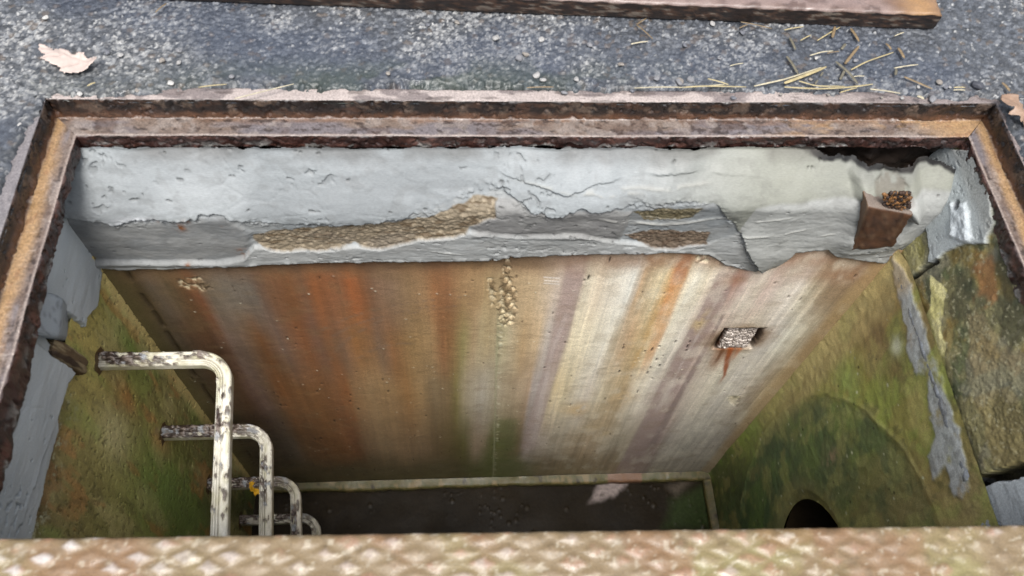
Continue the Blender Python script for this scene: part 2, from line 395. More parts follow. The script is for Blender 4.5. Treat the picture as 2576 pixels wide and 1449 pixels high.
    tone = fbm(X*4, Z*12, 341, 4); drag = fbm(X*10, Z*90, 345, 3)
    mix(C, sm(.3, .7, tone)*.45, S(146, 150, 152)); mix(C, sm(.45, .65, fbm(X*2.2+4, Z*5, 346, 4))*.35, S(214, 218, 218)); mix(C, sm(.5, .7, drag)*.25, S(198, 204, 206))
    mix(C, sm(.30, .75, X)*upper*.75, S(172, 172, 154)); mix(C, sm(.72, .85, X)*.4*sm(.4, .6, tone), S(150, 152, 148))
    mix(C, sk*(1-upper)*.8, S(150, 152, 152)); mix(C, sm(0, .006, skimM)*(1-upper)*.5, S(158, 154, 150))
    mix(C, lower*(1-bm)*(1-sk*.5)*.75, S(206, 208, 206))
    mix(C, (1-upper)*(1-bm)*.35*sm(.4, .65, fbm(X*20, Z*30, 377, 5)), S(196, 196, 192)); mix(C, sm(.55, .7, fbm(X*35, Z*60, 378, 4))*.18, S(110, 108, 104))
    mix(C, tear*.30, S(90, 92, 92)); mix(C, hole*.6, S(54, 52, 50))
    bc = np.ones(X.shape+(3,))*S(160, 146, 124, 1.1); bc *= (.82+.36*ag_[2])[..., None]; mix(bc, (ag_[2] > .8)*.35*sm(.6, .3, ag_[0]), S(206, 190, 164, 1.2)); mix(bc, sm(.58, .68, fbm(X*40, Z*120, 352, 3))*.7, S(116, 96, 72)); mix(bc, sm(.5, .7, fbm(X*9, Z*9, 353))*.5, S(150, 140, 128))
    mix(bc, (b2 > 0)*.55, S(104, 100, 66)); mix(bc, (b3 > 0)*.6, S(104, 84, 74))
    for i in range(3): C[..., i] = C[..., i]*(1-bm)+bc[..., i]*bm
    for (u, v, r) in ((472, 552, .008), (398, 553, .006), (560, 566, .004), (455, 570, .012), (610, 628, .012), (475, 655, .006)):
        a, b = Wp(u, v); mix(C, np.exp(-((X-a)**2+(Z-b)**2)/r**2)*sm(.35, .6, fbm(X*120, Z*120, 361, 3))*.9, S(158, 96, 42))
    a, b = Wp(330, 548); mix(C, np.exp(-(((X-a)/.05)**4+((Z-b)/.012)**4))*.8, S(228, 232, 236))
    mix(C, sm(-.003, .006, rb_)*.35*sm(.2, .45, fbm(X*60, Z*60, 325, 3)), S(74, 52, 36, 2.0))
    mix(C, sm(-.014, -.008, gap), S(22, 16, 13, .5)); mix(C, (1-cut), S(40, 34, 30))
    # drags left by the trowel, pale raised lines
    for pts, wd in (([(1500, 545), (1580, 560), (1700, 562), (1850, 545)], .004), ([(1560, 552), (1680, 566), (1780, 556)], .003), ([(1600, 540), (1720, 556)], .002), ([(1060, 620), (1180, 632)], .003), ([(1060, 626), (1140, 636)], .002), ([(320, 610), (360, 622)], .002), ([(1430, 470), (1600, 462), (1800, 455)], .003), ([(1300, 455), (1480, 470), (1620, 468)], .003), ([(1850, 590), (1960, 585), (2050, 570)], .003), ([(2050, 590), (2120, 578)], .003), ([(1880, 560), (2010, 540)], .003)):
        Q = [Wp(u, v, 1.035 if v > 480 else 1.07) for u, v in pts]; zz = np.interp(X, [q[0] for q in Q], [q[1] for q in Q])
        m = np.exp(-((Z-zz+.006*(fbm(X*30, Z*0, 391, 3)-.5))/wd)**2)*sm(Q[0][0]-.01, Q[0][0]+.03, X)*sm(Q[-1][0]+.01, Q[-1][0]-.04, X)*sm(.3, .5, fbm(X*40, Z*90, 392, 3)); Y -= .0022*m; mix(C, m*.40, S(206, 204, 194))
    # grime where the collar meets the frame
    gr = sm(-.115, -.085, Z+.02*(fbm(X*25, Z*25, 371)-.5))*sm(.4, .6, fbm(X*8, Z*8, 372))
    mix(C, gr*.5, S(96, 90, 84))
    C *= .42
    grid('mortar_face', np.stack([X, Y, Z], -1), C, M_MORT, root, keep)
    xs_, zs_ = np.meshgrid(np.linspace(-.85, 1.2, 300), np.linspace(-.055, -.22, 40), indexing='ij')
    grid('soil', np.stack([xs_, 1.185-.03*fbm(xs_*30, zs_*30, 374, 4), zs_], -1), np.ones(xs_.shape+(3,))*S(34, 25, 19)*(.5+fbm(xs_*50, zs_*50, 375, 4))[..., None], M_STONE, root)

    # ---- left face
    z = np.linspace(-.062, -.485, 170)
    y = np.sort(np.concatenate([np.linspace(-.62, .2, 60), np.linspace(.203, 1.17, 440)]))
    Yg, Z = np.meshgrid(y, z, indexing='ij')
    Lp = lambda u, v, x=XL2+.012: (at(u, v, 0, x)[1], at(u, v, 0, x)[2])
    hm, tear, hole = mortar_texture(Yg, Z, 400)
    base = XL2-.004 + np.where(Z > -.2, (Z+.2)*.15, 0)
    wy = Yg+.010*(fbm(Yg*40, Z*40, 401)-.5); wz = Z+.010*(fbm(Yg*40, Z*40, 402)-.5)
    E = [Lp(*p) for p in ((60, 1480), (85, 1345), (105, 1255), (130, 1165), (150, 1085), (165, 965), (185, 937))]
    edge = proud_edge(Yg, sorted([(-1., -.405)]+E+[(.80, -.36), (.85, -.40), Lp(222, 800), Lp(252, 770), Lp(258, 700), (1.1, -.412)]), 47, .005, 60)
    cut = sm(-.002, .001, Z-edge)
    moss = inpoly(wy, wz, [Lp(u, v) for u, v in ((153, 770), (217, 815), (228, 850), (215, 930), (180, 925), (115, 850), (145, 835), (150, 800))])
    mm = sm(0, .004, moss)
    low = sm(0, .003, inpoly(wy, wz, [Lp(u, v) for u, v in ((70, 838), (118, 887), (173, 925), (185, 937), (165, 975), (0, 1460), (-60, 1400), (40, 900))]))
    out = .014*(1-mm)+hm+.008*low
    out = out*(1-mm)+mm*(-.012+.008*(fbm(Yg*60, Z*60, 411)-.5))
    X = base+out; X = X*cut+(XL2-.02)*(1-cut)
    C = np.ones(Yg.shape+(3,))*S(172, 176, 176)
    tone = fbm(Yg*5, Z*8, 421); mix(C, sm(.35, .7, tone)*.4, S(140, 146, 150)); mix(C, sm(.5, .7, fbm(Yg*8, Z*60, 422, 3))*.3, S(172, 178, 182))
    mix(C, np.exp(-((Z-edge-.008)/.012)**2)*sm(.4, .6, fbm(Yg*40, Z*40, 423))*.6, S(176, 182, 180))
    mix(C, tear*.5, S(84, 88, 90)); mix(C, hole*.7, S(50, 50, 50))
    mc = np.ones(Yg.shape+(3,))*S(112, 104, 60); mix(mc, sm(.4, .6, fbm(Yg*30, Z*30, 431)), S(140, 134, 92)); mix(mc, sm(.55, .7, fbm(Yg*45, Z*45, 432)), S(78, 82, 46))
    for i in range(3): C[..., i] = C[..., i]*(1-mm)+mc[..., i]*mm
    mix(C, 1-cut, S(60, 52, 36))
    grid('mortar_face', np.stack([X, Yg, Z], -1), C, M_MORT, root)

    # ---- right face: mossy concrete ring with mortar patches
    y = np.sort(np.concatenate([np.linspace(-.62, .2, 60), np.linspace(.203, 1.17, 470)])); z = np.linspace(-.062, -.475, 200)
    Yg, Z = np.meshgrid(y, z, indexing='ij')
    Rp = lambda u, v, x=XR2+.005: (at(u, v, 0, x)[1], at(u, v, 0, x)[2])
    wy = Yg+.016*(fbm(Yg*30, Z*30, 501)-.5); wz = Z+.016*(fbm(Yg*30, Z*30, 502)-.5)
    base = XR2+.004+np.where(Z > -.33, (Z+.33)*.14, 0)
    hm, tear, hole = mortar_texture(Yg, Z, 520)
    PP = lambda pts, x=XR2+.01: inpoly(wy, wz, [Rp(u, v, x) for u, v in pts])
    patch = PP([(2200, 395), (2318, 480), (2321, 547), (2335, 592), (2341, 634), (2339, 668), (2374, 638), (2415, 613), (2462, 613), (2475, 560), (2462, 480), (2450, 380), (2300, 360)])
    pm = sm(0, .003, patch)
    chunk = sm(0, .01, PP([(2382, 505), (2420, 505), (2440, 600), (2425, 612), (2385, 600)]))
    ysh = sm(0, .004, PP([(2340, 690), (2356, 700), (2382, 735), (2372, 775), (2372, 830), (2388, 870), (2388, 920), (2375, 960), (2340, 965), (2322, 900), (2312, 840), (2312, 800), (2330, 800), (2342, 780), (2345, 740)]))
    ylo = sm(0, .006, PP([(2300, 720), (2318, 770), (2312, 800), (2295, 790), (2282, 755)]))
    tan = sm(0, .012, PP([(2420, 790), (2460, 780), (2500, 850), (2505, 930), (2450, 960), (2430, 900)]))
    tan2 = sm(0, .012, PP([(2440, 1000), (2530, 960), (2590, 1100), (2590, 1200), (2500, 1180), (2470, 1060)]))
    rus = sm(0, .012, PP([(2395, 620), (2470, 620), (2490, 760), (2440, 800), (2420, 720)]))
    seg1 = sm(0, .004, PP([(2318, 540), (2245, 610), (2250, 650), (2275, 700), (2290, 705), (2330, 668), (2340, 640)]))
    crack = PP([(2275, 712), (2295, 702), (2320, 680), (2352, 655), (2355, 660), (2320, 690), (2290, 712)])
    ck = sm(-.002, .001, crack)
    rough = fbm(Yg*60, Z*60, 511, 5)-.5; agg = worley(Yg/.011, Z/.011, 512)
    out = rough*.0045+.001*(1-sm(0, .5, agg[0]))*sm(.4, .6, fbm(Yg*12, Z*12, 513)) + .004*(fbm(Yg*12, Z*12, 514)-.5)
    out = out*(1-pm)+pm*(.010+.35*hm) + chunk*(.005+.010*(fbm(Yg*60, Z*60, 515)-.5)) + .004*seg1
    out -= ck*.014
    C = np.ones(Yg.shape+(3,))*S(122, 116, 84)
    g = fbm(Yg*9, Z*9, 531, 5); mix(C, sm(.44, .54, g)*.95, S(76, 80, 60)); mix(C, sm(.5, .66, fbm(Yg*14+4, Z*14, 532, 5)), S(122, 104, 60))
    mix(C, sm(.5, .62, fbm(Yg*60, Z*60, 533, 4))*.35, S(150, 142, 100)); mix(C, sm(.58, .66, fbm(Yg*20, Z*20, 534, 4))*.35, S(64, 64, 46))
    mix(C, seg1*.8, S(142, 134, 84)); mix(C, seg1*sm(.5, .6, fbm(Yg*30, Z*22, 535))*.7, S(176, 168, 124))
    mix(C, ysh*.95, S(190, 182, 124)); mix(C, ysh*sm(.5, .62, fbm(Yg*25, Z*25, 536))*.6, S(222, 212, 160)); mix(C, ylo*.85, S(176, 166, 108))
    gsh = sm(0, .012, PP([(2345, 670), (2400, 660), (2440, 700), (2445, 760), (2400, 770), (2390, 730), (2360, 700)]))+sm(0, .012, PP([(2392, 780), (2425, 770), (2440, 900), (2440, 1000), (2400, 1000), (2395, 900)])); mix(C, gsh*.7*sm(.3, .55, fbm(Yg*30, Z*30, 539)), S(74, 84, 58))
    mix(C, sm(.54, .66, fbm(Yg*7+2, Z*9, 540, 5))*.7*(1-ysh)*(1-seg1), S(54, 56, 44)); mix(C, sm(.56, .7, fbm(Yg*16+5, Z*16, 543, 4))*.45, S(128, 124, 112)); mix(C, tan*.65, S(136, 122, 92)); mix(C, tan2*.5, S(132, 116, 78)); mix(C, rus*sm(.35, .6, fbm(Yg*20, Z*20, 537))*.85, S(134, 96, 62))
    mix(C, sm(.66, .74, fbm(Yg*110, Z*110, 538, 3))*.45*(1-pm), S(170, 164, 136))
    pc = np.ones(Yg.shape+(3,))*S(164, 170, 170); mix(pc, sm(.4, .7, fbm(Yg*7, Z*7, 541))*.5, S(150, 154, 152)); mix(pc, tear*.25, S(90, 90, 88)); mix(pc, chunk*.6, S(196, 202, 206))
    mix(pc, sm(-.125, -.09, Z)*.6, S(120, 118, 112))
    for (u, v) in ((2389, 512), (2390, 520)):
        a, b = Rp(u, v); k = np.exp(-(((Yg-a)/.008)**2+((Z-b)/.009)**2)**2); mix(pc, k*.8, S(50, 48, 48)); out -= .006*k
    for i in range(3): C[..., i] = C[..., i]*(1-pm)+pc[..., i]*pm
    mix(C, ck*.8, S(48, 42, 32))
    # grey mortar fillet along the foot, widening to the near end
    bz = -.398+.0*Yg; bw = np.interp(Yg, [.2, .45, .7, 1.04], [.026, .022, .020, .012])*(.6+.8*fbm(Yg*16, Z*0, 554, 3))
    rag = .016*(fbm(Yg*45, Z*20, 551, 4)-.5)
    bead = sm(bw, bw-.006, np.abs(Z-bz+rag*.8)); bead *= sm(.30, .36, Yg)
    out = out*(1-bead)+bead*(.007-.004*sm(0, 1, np.abs(Z-bz)/bw)+.005*(fbm(Yg*50, Z*50, 552, 3)-.5))
    bc = np.ones(Yg.shape+(3,))*S(128, 134, 140); mix(bc, sm(.0, .008, Z-bz)*.5, S(150, 156, 164)); mix(bc, sm(.55, .68, fbm(Yg*50, Z*50, 553))*.6, S(104, 104, 98))  # upper half lightened: a highlight painted into the fillet colour
    for i in range(3): C[..., i] = C[..., i]*(1-bead)+bc[..., i]*bead
    # lower near corner: dark void and a smooth grey mortar panel
    pan = sm(0, .003, PP([(2440, 1240), (2490, 1215), (2600, 1180), (2900, 1180), (2900, 1600), (2380, 1600), (2460, 1330), (2448, 1285)]))
    dk = sm(0, .003, PP([(2430, 1218), (2450, 1205), (2520, 1180), (2600, 1150), (2650, 1150), (2600, 1190), (2490, 1222), (2455, 1240)]))
    out = out*(1-pan)+pan*(.004+hm); out -= dk*.05
    pcn = np.ones(Yg.shape+(3,))*S(150, 156, 160)
    pcn *= 1.1
    for i in range(3): C[..., i] = C[..., i]*(1-pan)+pcn[..., i]*pan
    mix(C, dk*.9, S(30, 26, 20))
    low = -.412-.10*sm(.5, .2, Yg)-.010*(fbm(Yg*60, Z*0, 561, 4)-.5)*2
    lw = np.interp(Yg, [.2, .45, .7, 1.04], [-.47, -.445, -.43, -.415])+.006*(fbm(Yg*40, Z*0, 563, 4)-.5)
    cut = sm(-.003, .0, Z-lw)
    C *= np.array([.98, 1.0, .97])*np.ones(3)*(1-np.maximum(np.maximum(pm, bead), pan))[..., None]+np.maximum(np.maximum(pm, bead), pan)[..., None]
    X = base-out; X = X*cut+(XR2+.02)*(1-cut)
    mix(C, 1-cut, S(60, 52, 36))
    grid('concrete_ring', np.stack([X, Yg, Z], -1), C, M_WALL, root)

    # ---- near face, under the closed leaf
    x = np.linspace(XL2, XR2, 40); z = np.linspace(-.062, -.42, 12)
    X, Z = np.meshgrid(x, z, indexing='ij')
    grid('mortar_face', np.stack([X, X*0+YN+.01, Z], -1), np.ones(X.shape+(3,))*S(140, 140, 138), M_MORT, root)

    # ---- rounded mortar plug on the left face
    def blob(name, cen, half, rot, seed, colf, mat, p=5., n=48, amp=.1, f=18):
        th = np.linspace(0, math.pi, n); ph = np.linspace(0, 2*math.pi, 2*n, endpoint=False)
        T, Pp = np.meshgrid(th, ph, indexing='ij')
        d = np.stack([np.sin(T)*np.cos(Pp), np.sin(T)*np.sin(Pp), np.cos(T)], -1)
        r = (np.abs(d)**p).sum(-1)**(-1/p)
        q = d*r[..., None]
        nn = fbm(q[..., 0]*f/9+5+q[..., 2], q[..., 1]*f/9-q[..., 2]*1.7, seed, 5)-.5
        q = q*(1+amp*nn)[..., None]*np.array(half)
        Rm = np.array(Matrix.Rotation(rot[2], 3, 'Z') @ Matrix.Rotation(rot[1], 3, 'Y') @ Matrix.Rotation(rot[0], 3, 'X'))
        Pt = q@Rm.T+np.array(cen)
        C = colf(q[..., 0], q[..., 1], q[..., 2], nn)
        return grid(name, Pt, C, mat, root, closed_v=True)
    def cplug(a, b, c, n):
        C = np.ones(a.shape+(3,))*S(164, 174, 180); mix(C, sm(.0, .3, n)*.5, S(140, 148, 154))
        mix(C, sm(-.025, -.06, c)*.5, S(122, 126, 128)); return C
    def hexa(name, front, back, bev, cuts, amp, freq, seed, colf, mat):
        bm = bmesh.new(); vs = [bm.verts.new(tuple(p)) for p in list(front)+list(back)]
        for f in ((0, 1, 2, 3), (7, 6, 5, 4), (0, 4, 5, 1), (1, 5, 6, 2), (2, 6, 7, 3), (3, 7, 4, 0)): bm.faces.new([vs[i] for i in f])
        bmesh.ops.bevel(bm, geom=bm.edges[:], offset=bev, segments=3, affect='EDGES', profile=.6)
        bmesh.ops.subdivide_edges(bm, edges=[e for e in bm.edges if e.calc_length() > bev*1.1], cuts=cuts, use_grid_fill=True)
        bmesh.ops.recalc_face_normals(bm, faces=bm.faces[:]); bm.normal_update()
        P = np.array([v.co[:] for v in bm.verts]); Nn = np.array([v.normal[:] for v in bm.verts])
        n = fbm(P[:, 0]*freq+P[:, 1]*freq*.6, P[:, 2]*freq-P[:, 1]*freq*.7, seed, 4)-.5
        P = P+Nn*(amp*2*n)[:, None]
        for v, p in zip(bm.verts, P): v.co = p
        me = bpy.data.meshes.new(name); bm.to_mesh(me); bm.free()
        for p in me.polygons: p.use_smooth = True
        C = np.ones((len(P), 4), np.float32); C[:, :3] = colf(P, Nn, n)
        ca = me.color_attributes.new('Col', 'FLOAT_COLOR', 'POINT'); ca.data.foreach_set('color', C.ravel())
        return link(name, me, mat, root)
    def cplug(P, Nn, n):
        C = np.ones((len(P), 3))*S(166, 172, 176, .75); mix(C, sm(.0, .2, n)*.5, S(146, 152, 156, .75)); mix(C, sm(.60, .7, fbm(P[:, 1]*120, P[:, 2]*120, 603, 3))*.5, S(96, 98, 100, .6)); return C
    hexa('mortar_plug', [at(u, v, 0, XL2+.050) for u, v in ((98, 728), (158, 750), (152, 852), (66, 842))], [at(u, v, 0, XL2-.02)+np.array([0, .0, .0]) for u, v in ((120, 735), (175, 752), (172, 862), (100, 850))], .012, 7, .004, 22, 601, cplug, M_MORT)
    # sliver of wood jammed below it
    def cwood(a, b, c, n):
        C = np.ones(a.shape+(3,))*S(92, 74, 52); mix(C, sm(.45, .6, fbm(b*14, c*120+a*60, 611, 3)), S(132, 116, 88)); mix(C, sm(.55, .7, fbm(b*10, c*90, 612, 3)), S(58, 44, 32)); return C
    P0 = np.array(at(128, 874, 0, XL2+.01)); P1 = np.array(at(202, 924, 0, XL2+.005)); dv = P1-P0
    blob('wood_sliver', tuple((P0+P1)/2), (.016, np.linalg.norm(dv)/2+.006, .020), (math.atan2(dv[2], dv[1]), 0, 0), 621, cwood, M_STONE, 5., amp=.25, f=40)
    # brown brick stub in the far right corner with rubble above it
    def cbrick(P, Nn, n):
        st_ = fbm(P[:, 0]*40+P[:, 2]*60, P[:, 0]*-140+P[:, 2]*90, 631, 4)
        C = np.ones((len(P), 3))*S(96, 64, 42, .5); mix(C, sm(.45, .65, st_), S(72, 48, 34, .5)); mix(C, sm(.60, .7, fbm(P[:, 0]*60, P[:, 2]*60, 632, 3))*.4, S(140, 112, 88, .5))
        mix(C, sm(-.3, -.7, Nn[:, 0])*.8, S(150, 122, 98, .5)); mix(C, sm(.5, .8, Nn[:, 2])*.7, S(150, 138, 128, .5)); return C  # left and top faces painted lighter, as the light would show them
    bf = [at(2184, 520, 1, 1.000), at(2296, 541, 1, 1.004), at(2248, 620, 1, 1.014), at(2141, 632, 1, 1.010)]
    hexa('brick_stub', bf, [p+np.array(o_) for p, o_ in zip(bf, ((0, .11, .004), (0, .11, .004), (0, .09, -.004), (0, .09, -.004)))], .007, 10, .0055, 60, 641, cbrick, M_STONE)
    rr = random.Random(3)
    Vs, Fs, Cs = [], [], []; off = 0
    for i in range(230):
        c = Vector(at(2256+max(-32, min(32, rr.gauss(0, 18))), 505+max(-20, min(22, rr.gauss(0, 12))), 1, 1.014)); r = rr.uniform(.0028, .0062)
        bm = bmesh.new(); bmesh.ops.create_icosphere(bm, subdivisions=1, radius=r)
        for v in bm.verts: v.co = Vector((v.co.x*rr.uniform(.7, 1.3), v.co.y*rr.uniform(.7, 1.3), v.co.z*rr.uniform(.7, 1.2)))+c+Vector((0, 0, 0))
        bm.verts.index_update(); Vs += [tuple(v.co) for v in bm.verts]; Fs += [[v.index+off for v in f.verts] for f in bm.faces]
        col = rr.choice([S(70, 46, 30, .5), S(110, 76, 42, .6), S(46, 34, 28, .5), S(140, 98, 54, .6), S(60, 44, 36, .5)])
        Cs += [col]*len(bm.verts); off += len(bm.verts); bm.free()
    link('rubble', raw_mesh('rubble', Vs, Fs, Cs, False), M_STONE, root)
    tag(bpy.data.objects['rubble'], kind='stuff')
build_neck()

# ------------------------------------------------------------------ concrete vault
vault = empty('concrete_vault', (.136, .21, ZF), 'stained and mossy concrete chamber walls seen down through the open hatch', 'vault')

def streak(C, A, B, conv, pts, color, k=1., soft=.35, fade=(.05, .12), seed=0, warp=.008):
    q = []
    for (u, v, hw) in pts:
        a, b = conv(u, v); a2, _ = conv(u+hw, v); q.append((b, a, abs(a2-a)))
    q.sort(); bs = [t[0] for t in q]
    ac = np.interp(B, bs, [t[1] for t in q]); hw = np.interp(B, bs, [t[2] for t in q])
    d = np.abs(A+warp*2*(fbm(A*25, B*4, 700+seed, 4)-.5)-ac)/hw
    m = (1-sm(1-soft, 1+soft, d))*sm(bs[-1]+fade[0], bs[-1]-fade[0]*.2, B)*sm(bs[0]-fade[1], bs[0]+fade[1]*.2, B)
    m *= (.70+.5*fbm(A*90, B*3, 720+seed, 3))*(.55+.8*fbm(A*14, B*6, 760+seed, 4))
    m = np.clip(m*1.08, 0, 1)
    mix(C, m*k, color)

def far_wall():
    W = lambda u, v: (at(u, v, 1, YF2)[0], at(u, v, 1, YF2)[2])
    x = np.linspace(XL2-.03, XR2+.03, 760); z = np.linspace(-.345, ZF, 560)
    X, Z = np.meshgrid(x, z, indexing='ij')
    K = 1.12
    # stain colours read along five levels of the wall; every run hangs straight down between them
    P1 = lambda x_: 236.8+.3983*x_
    P3 = lambda x_: 315.7+.3983*x_
    P4 = lambda x_: 552.4+.3983*x_
    P5 = lambda x_: 1183.8+.3983*x_
    P8 = lambda x_: 1183.8+.2757*x_
    ROWS = [
     (734, [(P1, 100, 95, 80, 48), (P1, 200, 88, 68, 40), (P1, 300, 84, 66, 42), (P1, 390, 102, 87, 72), (P1, 480, 94, 77, 54), (P1, 560, 98, 68, 40), (P1, 650, 112, 66, 36), (P1, 720, 106, 91, 76), (P1, 850, 110, 98, 86), (P1, 1000, 107, 94, 83), (P1, 1060, 107, 80, 62), (P1, 1120, 112, 75, 48), (P1, 1250, 120, 75, 39), (P1, 1330, 117, 78, 53), (P1, 1400, 146, 82, 34), (P1, 1500, 141, 84, 45), (P1, 1560, 132, 84, 52), (P1, 1630, 160, 87, 35), (P1, 1700, 136, 84, 47), (P1, 1780, 127, 94, 70), (P1, 1880, 136, 106, 81), (P1, 1980, 141, 111, 77), (P1, 2080, 150, 113, 74), (P1, 2150, 150, 100, 58), (P1, 2230, 150, 100, 61), (P1, 2320, 165, 126, 82), (P1, 2450, 175, 141, 97),
       (P5, 80, 171, 141, 97), (P5, 170, 166, 141, 102), (P5, 300, 176, 146, 106), (P5, 400, 180, 151, 112), (P5, 470, 186, 161, 131), (P5, 550, 180, 160, 145), (P5, 600, 161, 134, 122), (P5, 680, 156, 129, 119), (P5, 720, 196, 181, 156), (P5, 800, 191, 171, 146), (P5, 900, 201, 189, 173), (P5, 1000, 206, 199, 189), (P5, 1050, 171, 137, 98), (P5, 1110, 181, 156, 117), (P5, 1180, 186, 166, 127), (P5, 1230, 197, 150, 80), (P5, 1260, 190, 128, 56), (P5, 1300, 196, 172, 132), (P5, 1380, 201, 191, 173), (P5, 1450, 191, 176, 151), (P5, 1530, 176, 152, 141), (P5, 1620, 152, 114, 98), (P5, 1700, 171, 146, 136), (P5, 1800, 186, 171, 156), (P5, 1850, 166, 142, 132), (P5, 1950, 181, 163, 151), (P5, 2050, 190, 178, 168), (P5, 2130, 166, 151, 126), (P5, 2250, 132, 107, 78), (P5, 2350, 118, 93, 63), (P5, 2450, 151, 122, 78)]),
     (860, [(P1, 420, 84, 69, 49), (P1, 540, 90, 74, 57), (P1, 640, 92, 65, 45), (P1, 740, 88, 56, 34), (P1, 820, 104, 73, 54), (P1, 860, 113, 89, 76), (P1, 930, 109, 86, 71), (P1, 1000, 111, 81, 57), (P1, 1060, 112, 71, 36), (P1, 1120, 116, 83, 60), (P1, 1180, 113, 87, 73), (P1, 1250, 119, 82, 57), (P1, 1330, 131, 78, 39), (P1, 1420, 116, 81, 63), (P1, 1480, 126, 82, 48), (P1, 1560, 126, 93, 69), (P1, 1650, 145, 96, 48), (P1, 1750, 136, 96, 60), (P1, 1800, 129, 99, 76), (P1, 1880, 140, 94, 53), (P1, 2000, 150, 116, 70), (P1, 2120, 160, 126, 82), (P1, 2200, 146, 98, 58), (P1, 2260, 146, 107, 63), (P1, 2330, 151, 136, 83), (P1, 2440, 180, 160, 121), (P1, 2540, 185, 165, 127),
       (P5, 20, 180, 151, 112), (P5, 100, 186, 163, 120), (P5, 180, 176, 166, 127), (P5, 250, 186, 166, 131), (P5, 330, 175, 142, 98), (P5, 420, 186, 156, 117), (P5, 480, 180, 165, 155), (P5, 540, 161, 134, 127), (P5, 575, 161, 137, 131), (P5, 620, 196, 179, 146), (P5, 720, 205, 188, 158), (P5, 850, 201, 191, 176), (P5, 900, 180, 160, 131), (P5, 980, 166, 132, 93), (P5, 1060, 171, 142, 93), (P5, 1100, 186, 144, 72), (P5, 1140, 191, 166, 122), (P5, 1220, 198, 186, 166), (P5, 1300, 191, 179, 166), (P5, 1370, 151, 127, 117), (P5, 1450, 156, 130, 120), (P5, 1530, 166, 146, 131), (P5, 1700, 176, 160, 138), (P5, 1880, 166, 156, 150), (P5, 1960, 175, 168, 155), (P5, 2080, 156, 141, 117), (P5, 2150, 134, 108, 78), (P5, 2250, 156, 131, 97)]),
     (987, [(P3, 480, 84, 69, 45), (P3, 560, 80, 63, 43), (P3, 740, 91, 62, 39), (P3, 800, 106, 77, 64), (P3, 860, 106, 81, 69), (P3, 920, 106, 77, 53), (P3, 980, 117, 72, 33), (P3, 1080, 123, 81, 42), (P3, 1180, 126, 83, 42), (P3, 1270, 119, 78, 42), (P3, 1330, 129, 84, 48), (P3, 1400, 136, 83, 39), (P3, 1440, 146, 107, 67), (P3, 1550, 148, 116, 77), (P3, 1680, 150, 116, 74), (P3, 1780, 150, 107, 58), (P3, 1850, 155, 121, 77), (P3, 1950, 136, 112, 80), (P3, 2040, 128, 103, 69), (P3, 2090, 137, 122, 69), (P3, 2150, 166, 149, 121), (P3, 2250, 172, 161, 146), (P3, 2330, 171, 156, 131), (P3, 2420, 161, 141, 112), (P3, 2540, 152, 124, 97),
       (P5, 320, 166, 140, 110), (P5, 390, 161, 146, 141), (P5, 450, 165, 151, 148), (P5, 520, 185, 161, 117), (P5, 600, 185, 165, 127), (P5, 680, 195, 181, 161), (P5, 740, 186, 171, 156), (P5, 820, 180, 162, 131), (P5, 900, 171, 146, 107), (P5, 960, 166, 137, 93), (P5, 1020, 190, 172, 146), (P5, 1100, 188, 175, 160), (P5, 1200, 151, 130, 124), (P5, 1260, 166, 146, 139), (P5, 1320, 142, 118, 111), (P5, 1380, 176, 161, 146), (P5, 1500, 173, 161, 143), (P5, 1600, 166, 156, 146), (P5, 1700, 162, 150, 137), (P5, 1800, 142, 122, 100), (P5, 1850, 166, 141, 102)]),
     (1128, [(P4, 150, 80, 68, 50), (P4, 400, 88, 74, 60), (P4, 480, 104, 88, 72), (P4, 540, 112, 82, 52), (P4, 650, 121, 82, 47), (P4, 760, 126, 82, 42), (P4, 870, 124, 79, 45), (P4, 940, 131, 101, 71), (P4, 1050, 141, 114, 81), (P4, 1150, 146, 116, 81), (P4, 1280, 137, 109, 77), (P4, 1370, 114, 91, 59), (P4, 1470, 107, 91, 51), (P4, 1550, 105, 98, 48), (P4, 1620, 156, 132, 107), (P4, 1670, 151, 131, 102), (P4, 1720, 106, 105, 52), (P4, 1800, 96, 93, 46), (P4, 1880, 105, 85, 55), (P4, 1950, 157, 140, 132),
       (P8, 560, 158, 141, 131), (P8, 750, 163, 147, 124), (P8, 900, 159, 138, 108), (P8, 1050, 159, 132, 96), (P8, 1250, 163, 147, 122), (P8, 1400, 159, 144, 122), (P8, 1480, 140, 120, 110), (P8, 1580, 136, 113, 108), (P8, 1680, 132, 110, 104), (P8, 1760, 164, 151, 140), (P8, 1900, 160, 150, 138), (P8, 2050, 158, 148, 138), (P8, 2200, 159, 147, 137), (P8, 2350, 126, 101, 78)]),
     (1182, [(P1, 1150, 88, 74, 50), (P1, 1500, 92, 76, 50), (P1, 2000, 94, 80, 52), (P1, 2300, 96, 84, 50), (P5, 20, 92, 94, 46), (P5, 200, 92, 96, 46), (P5, 380, 94, 88, 48), (P5, 450, 122, 102, 70), (P5, 800, 136, 114, 80), (P5, 950, 130, 112, 82), (P5, 1010, 138, 118, 108), (P5, 1100, 136, 116, 108), (P5, 1150, 154, 142, 128), (P5, 1400, 150, 138, 126)])]
    wx_ = X+.010*(fbm(X*22, Z*3, 805, 4)-.5)+.005*(fbm(X*80, Z*9, 806, 3)-.5)
    lev = [W(1100, v)[1] for v, _ in ROWS]; cols = []
    for v, pts in ROWS:
        q = sorted((W(f(x_), v)[0], S(r, g, b, K)) for f, x_, r, g, b in pts)
        xs_ = [t[0] for t in q]; cols.append(np.stack([np.interp(wx_, xs_, [t[1][i] for t in q]) for i in range(3)], -1))
    Zw = Z+.14*(fbm(X*16, Z*4, 807, 3)-.5)
    C = np.zeros(X.shape+(3,)); C += cols[0]
    for k in range(1, len(ROWS)):
        m = sm(lev[k-1], lev[k], Zw)[..., None]; C = C*(1-m)+cols[k]*m
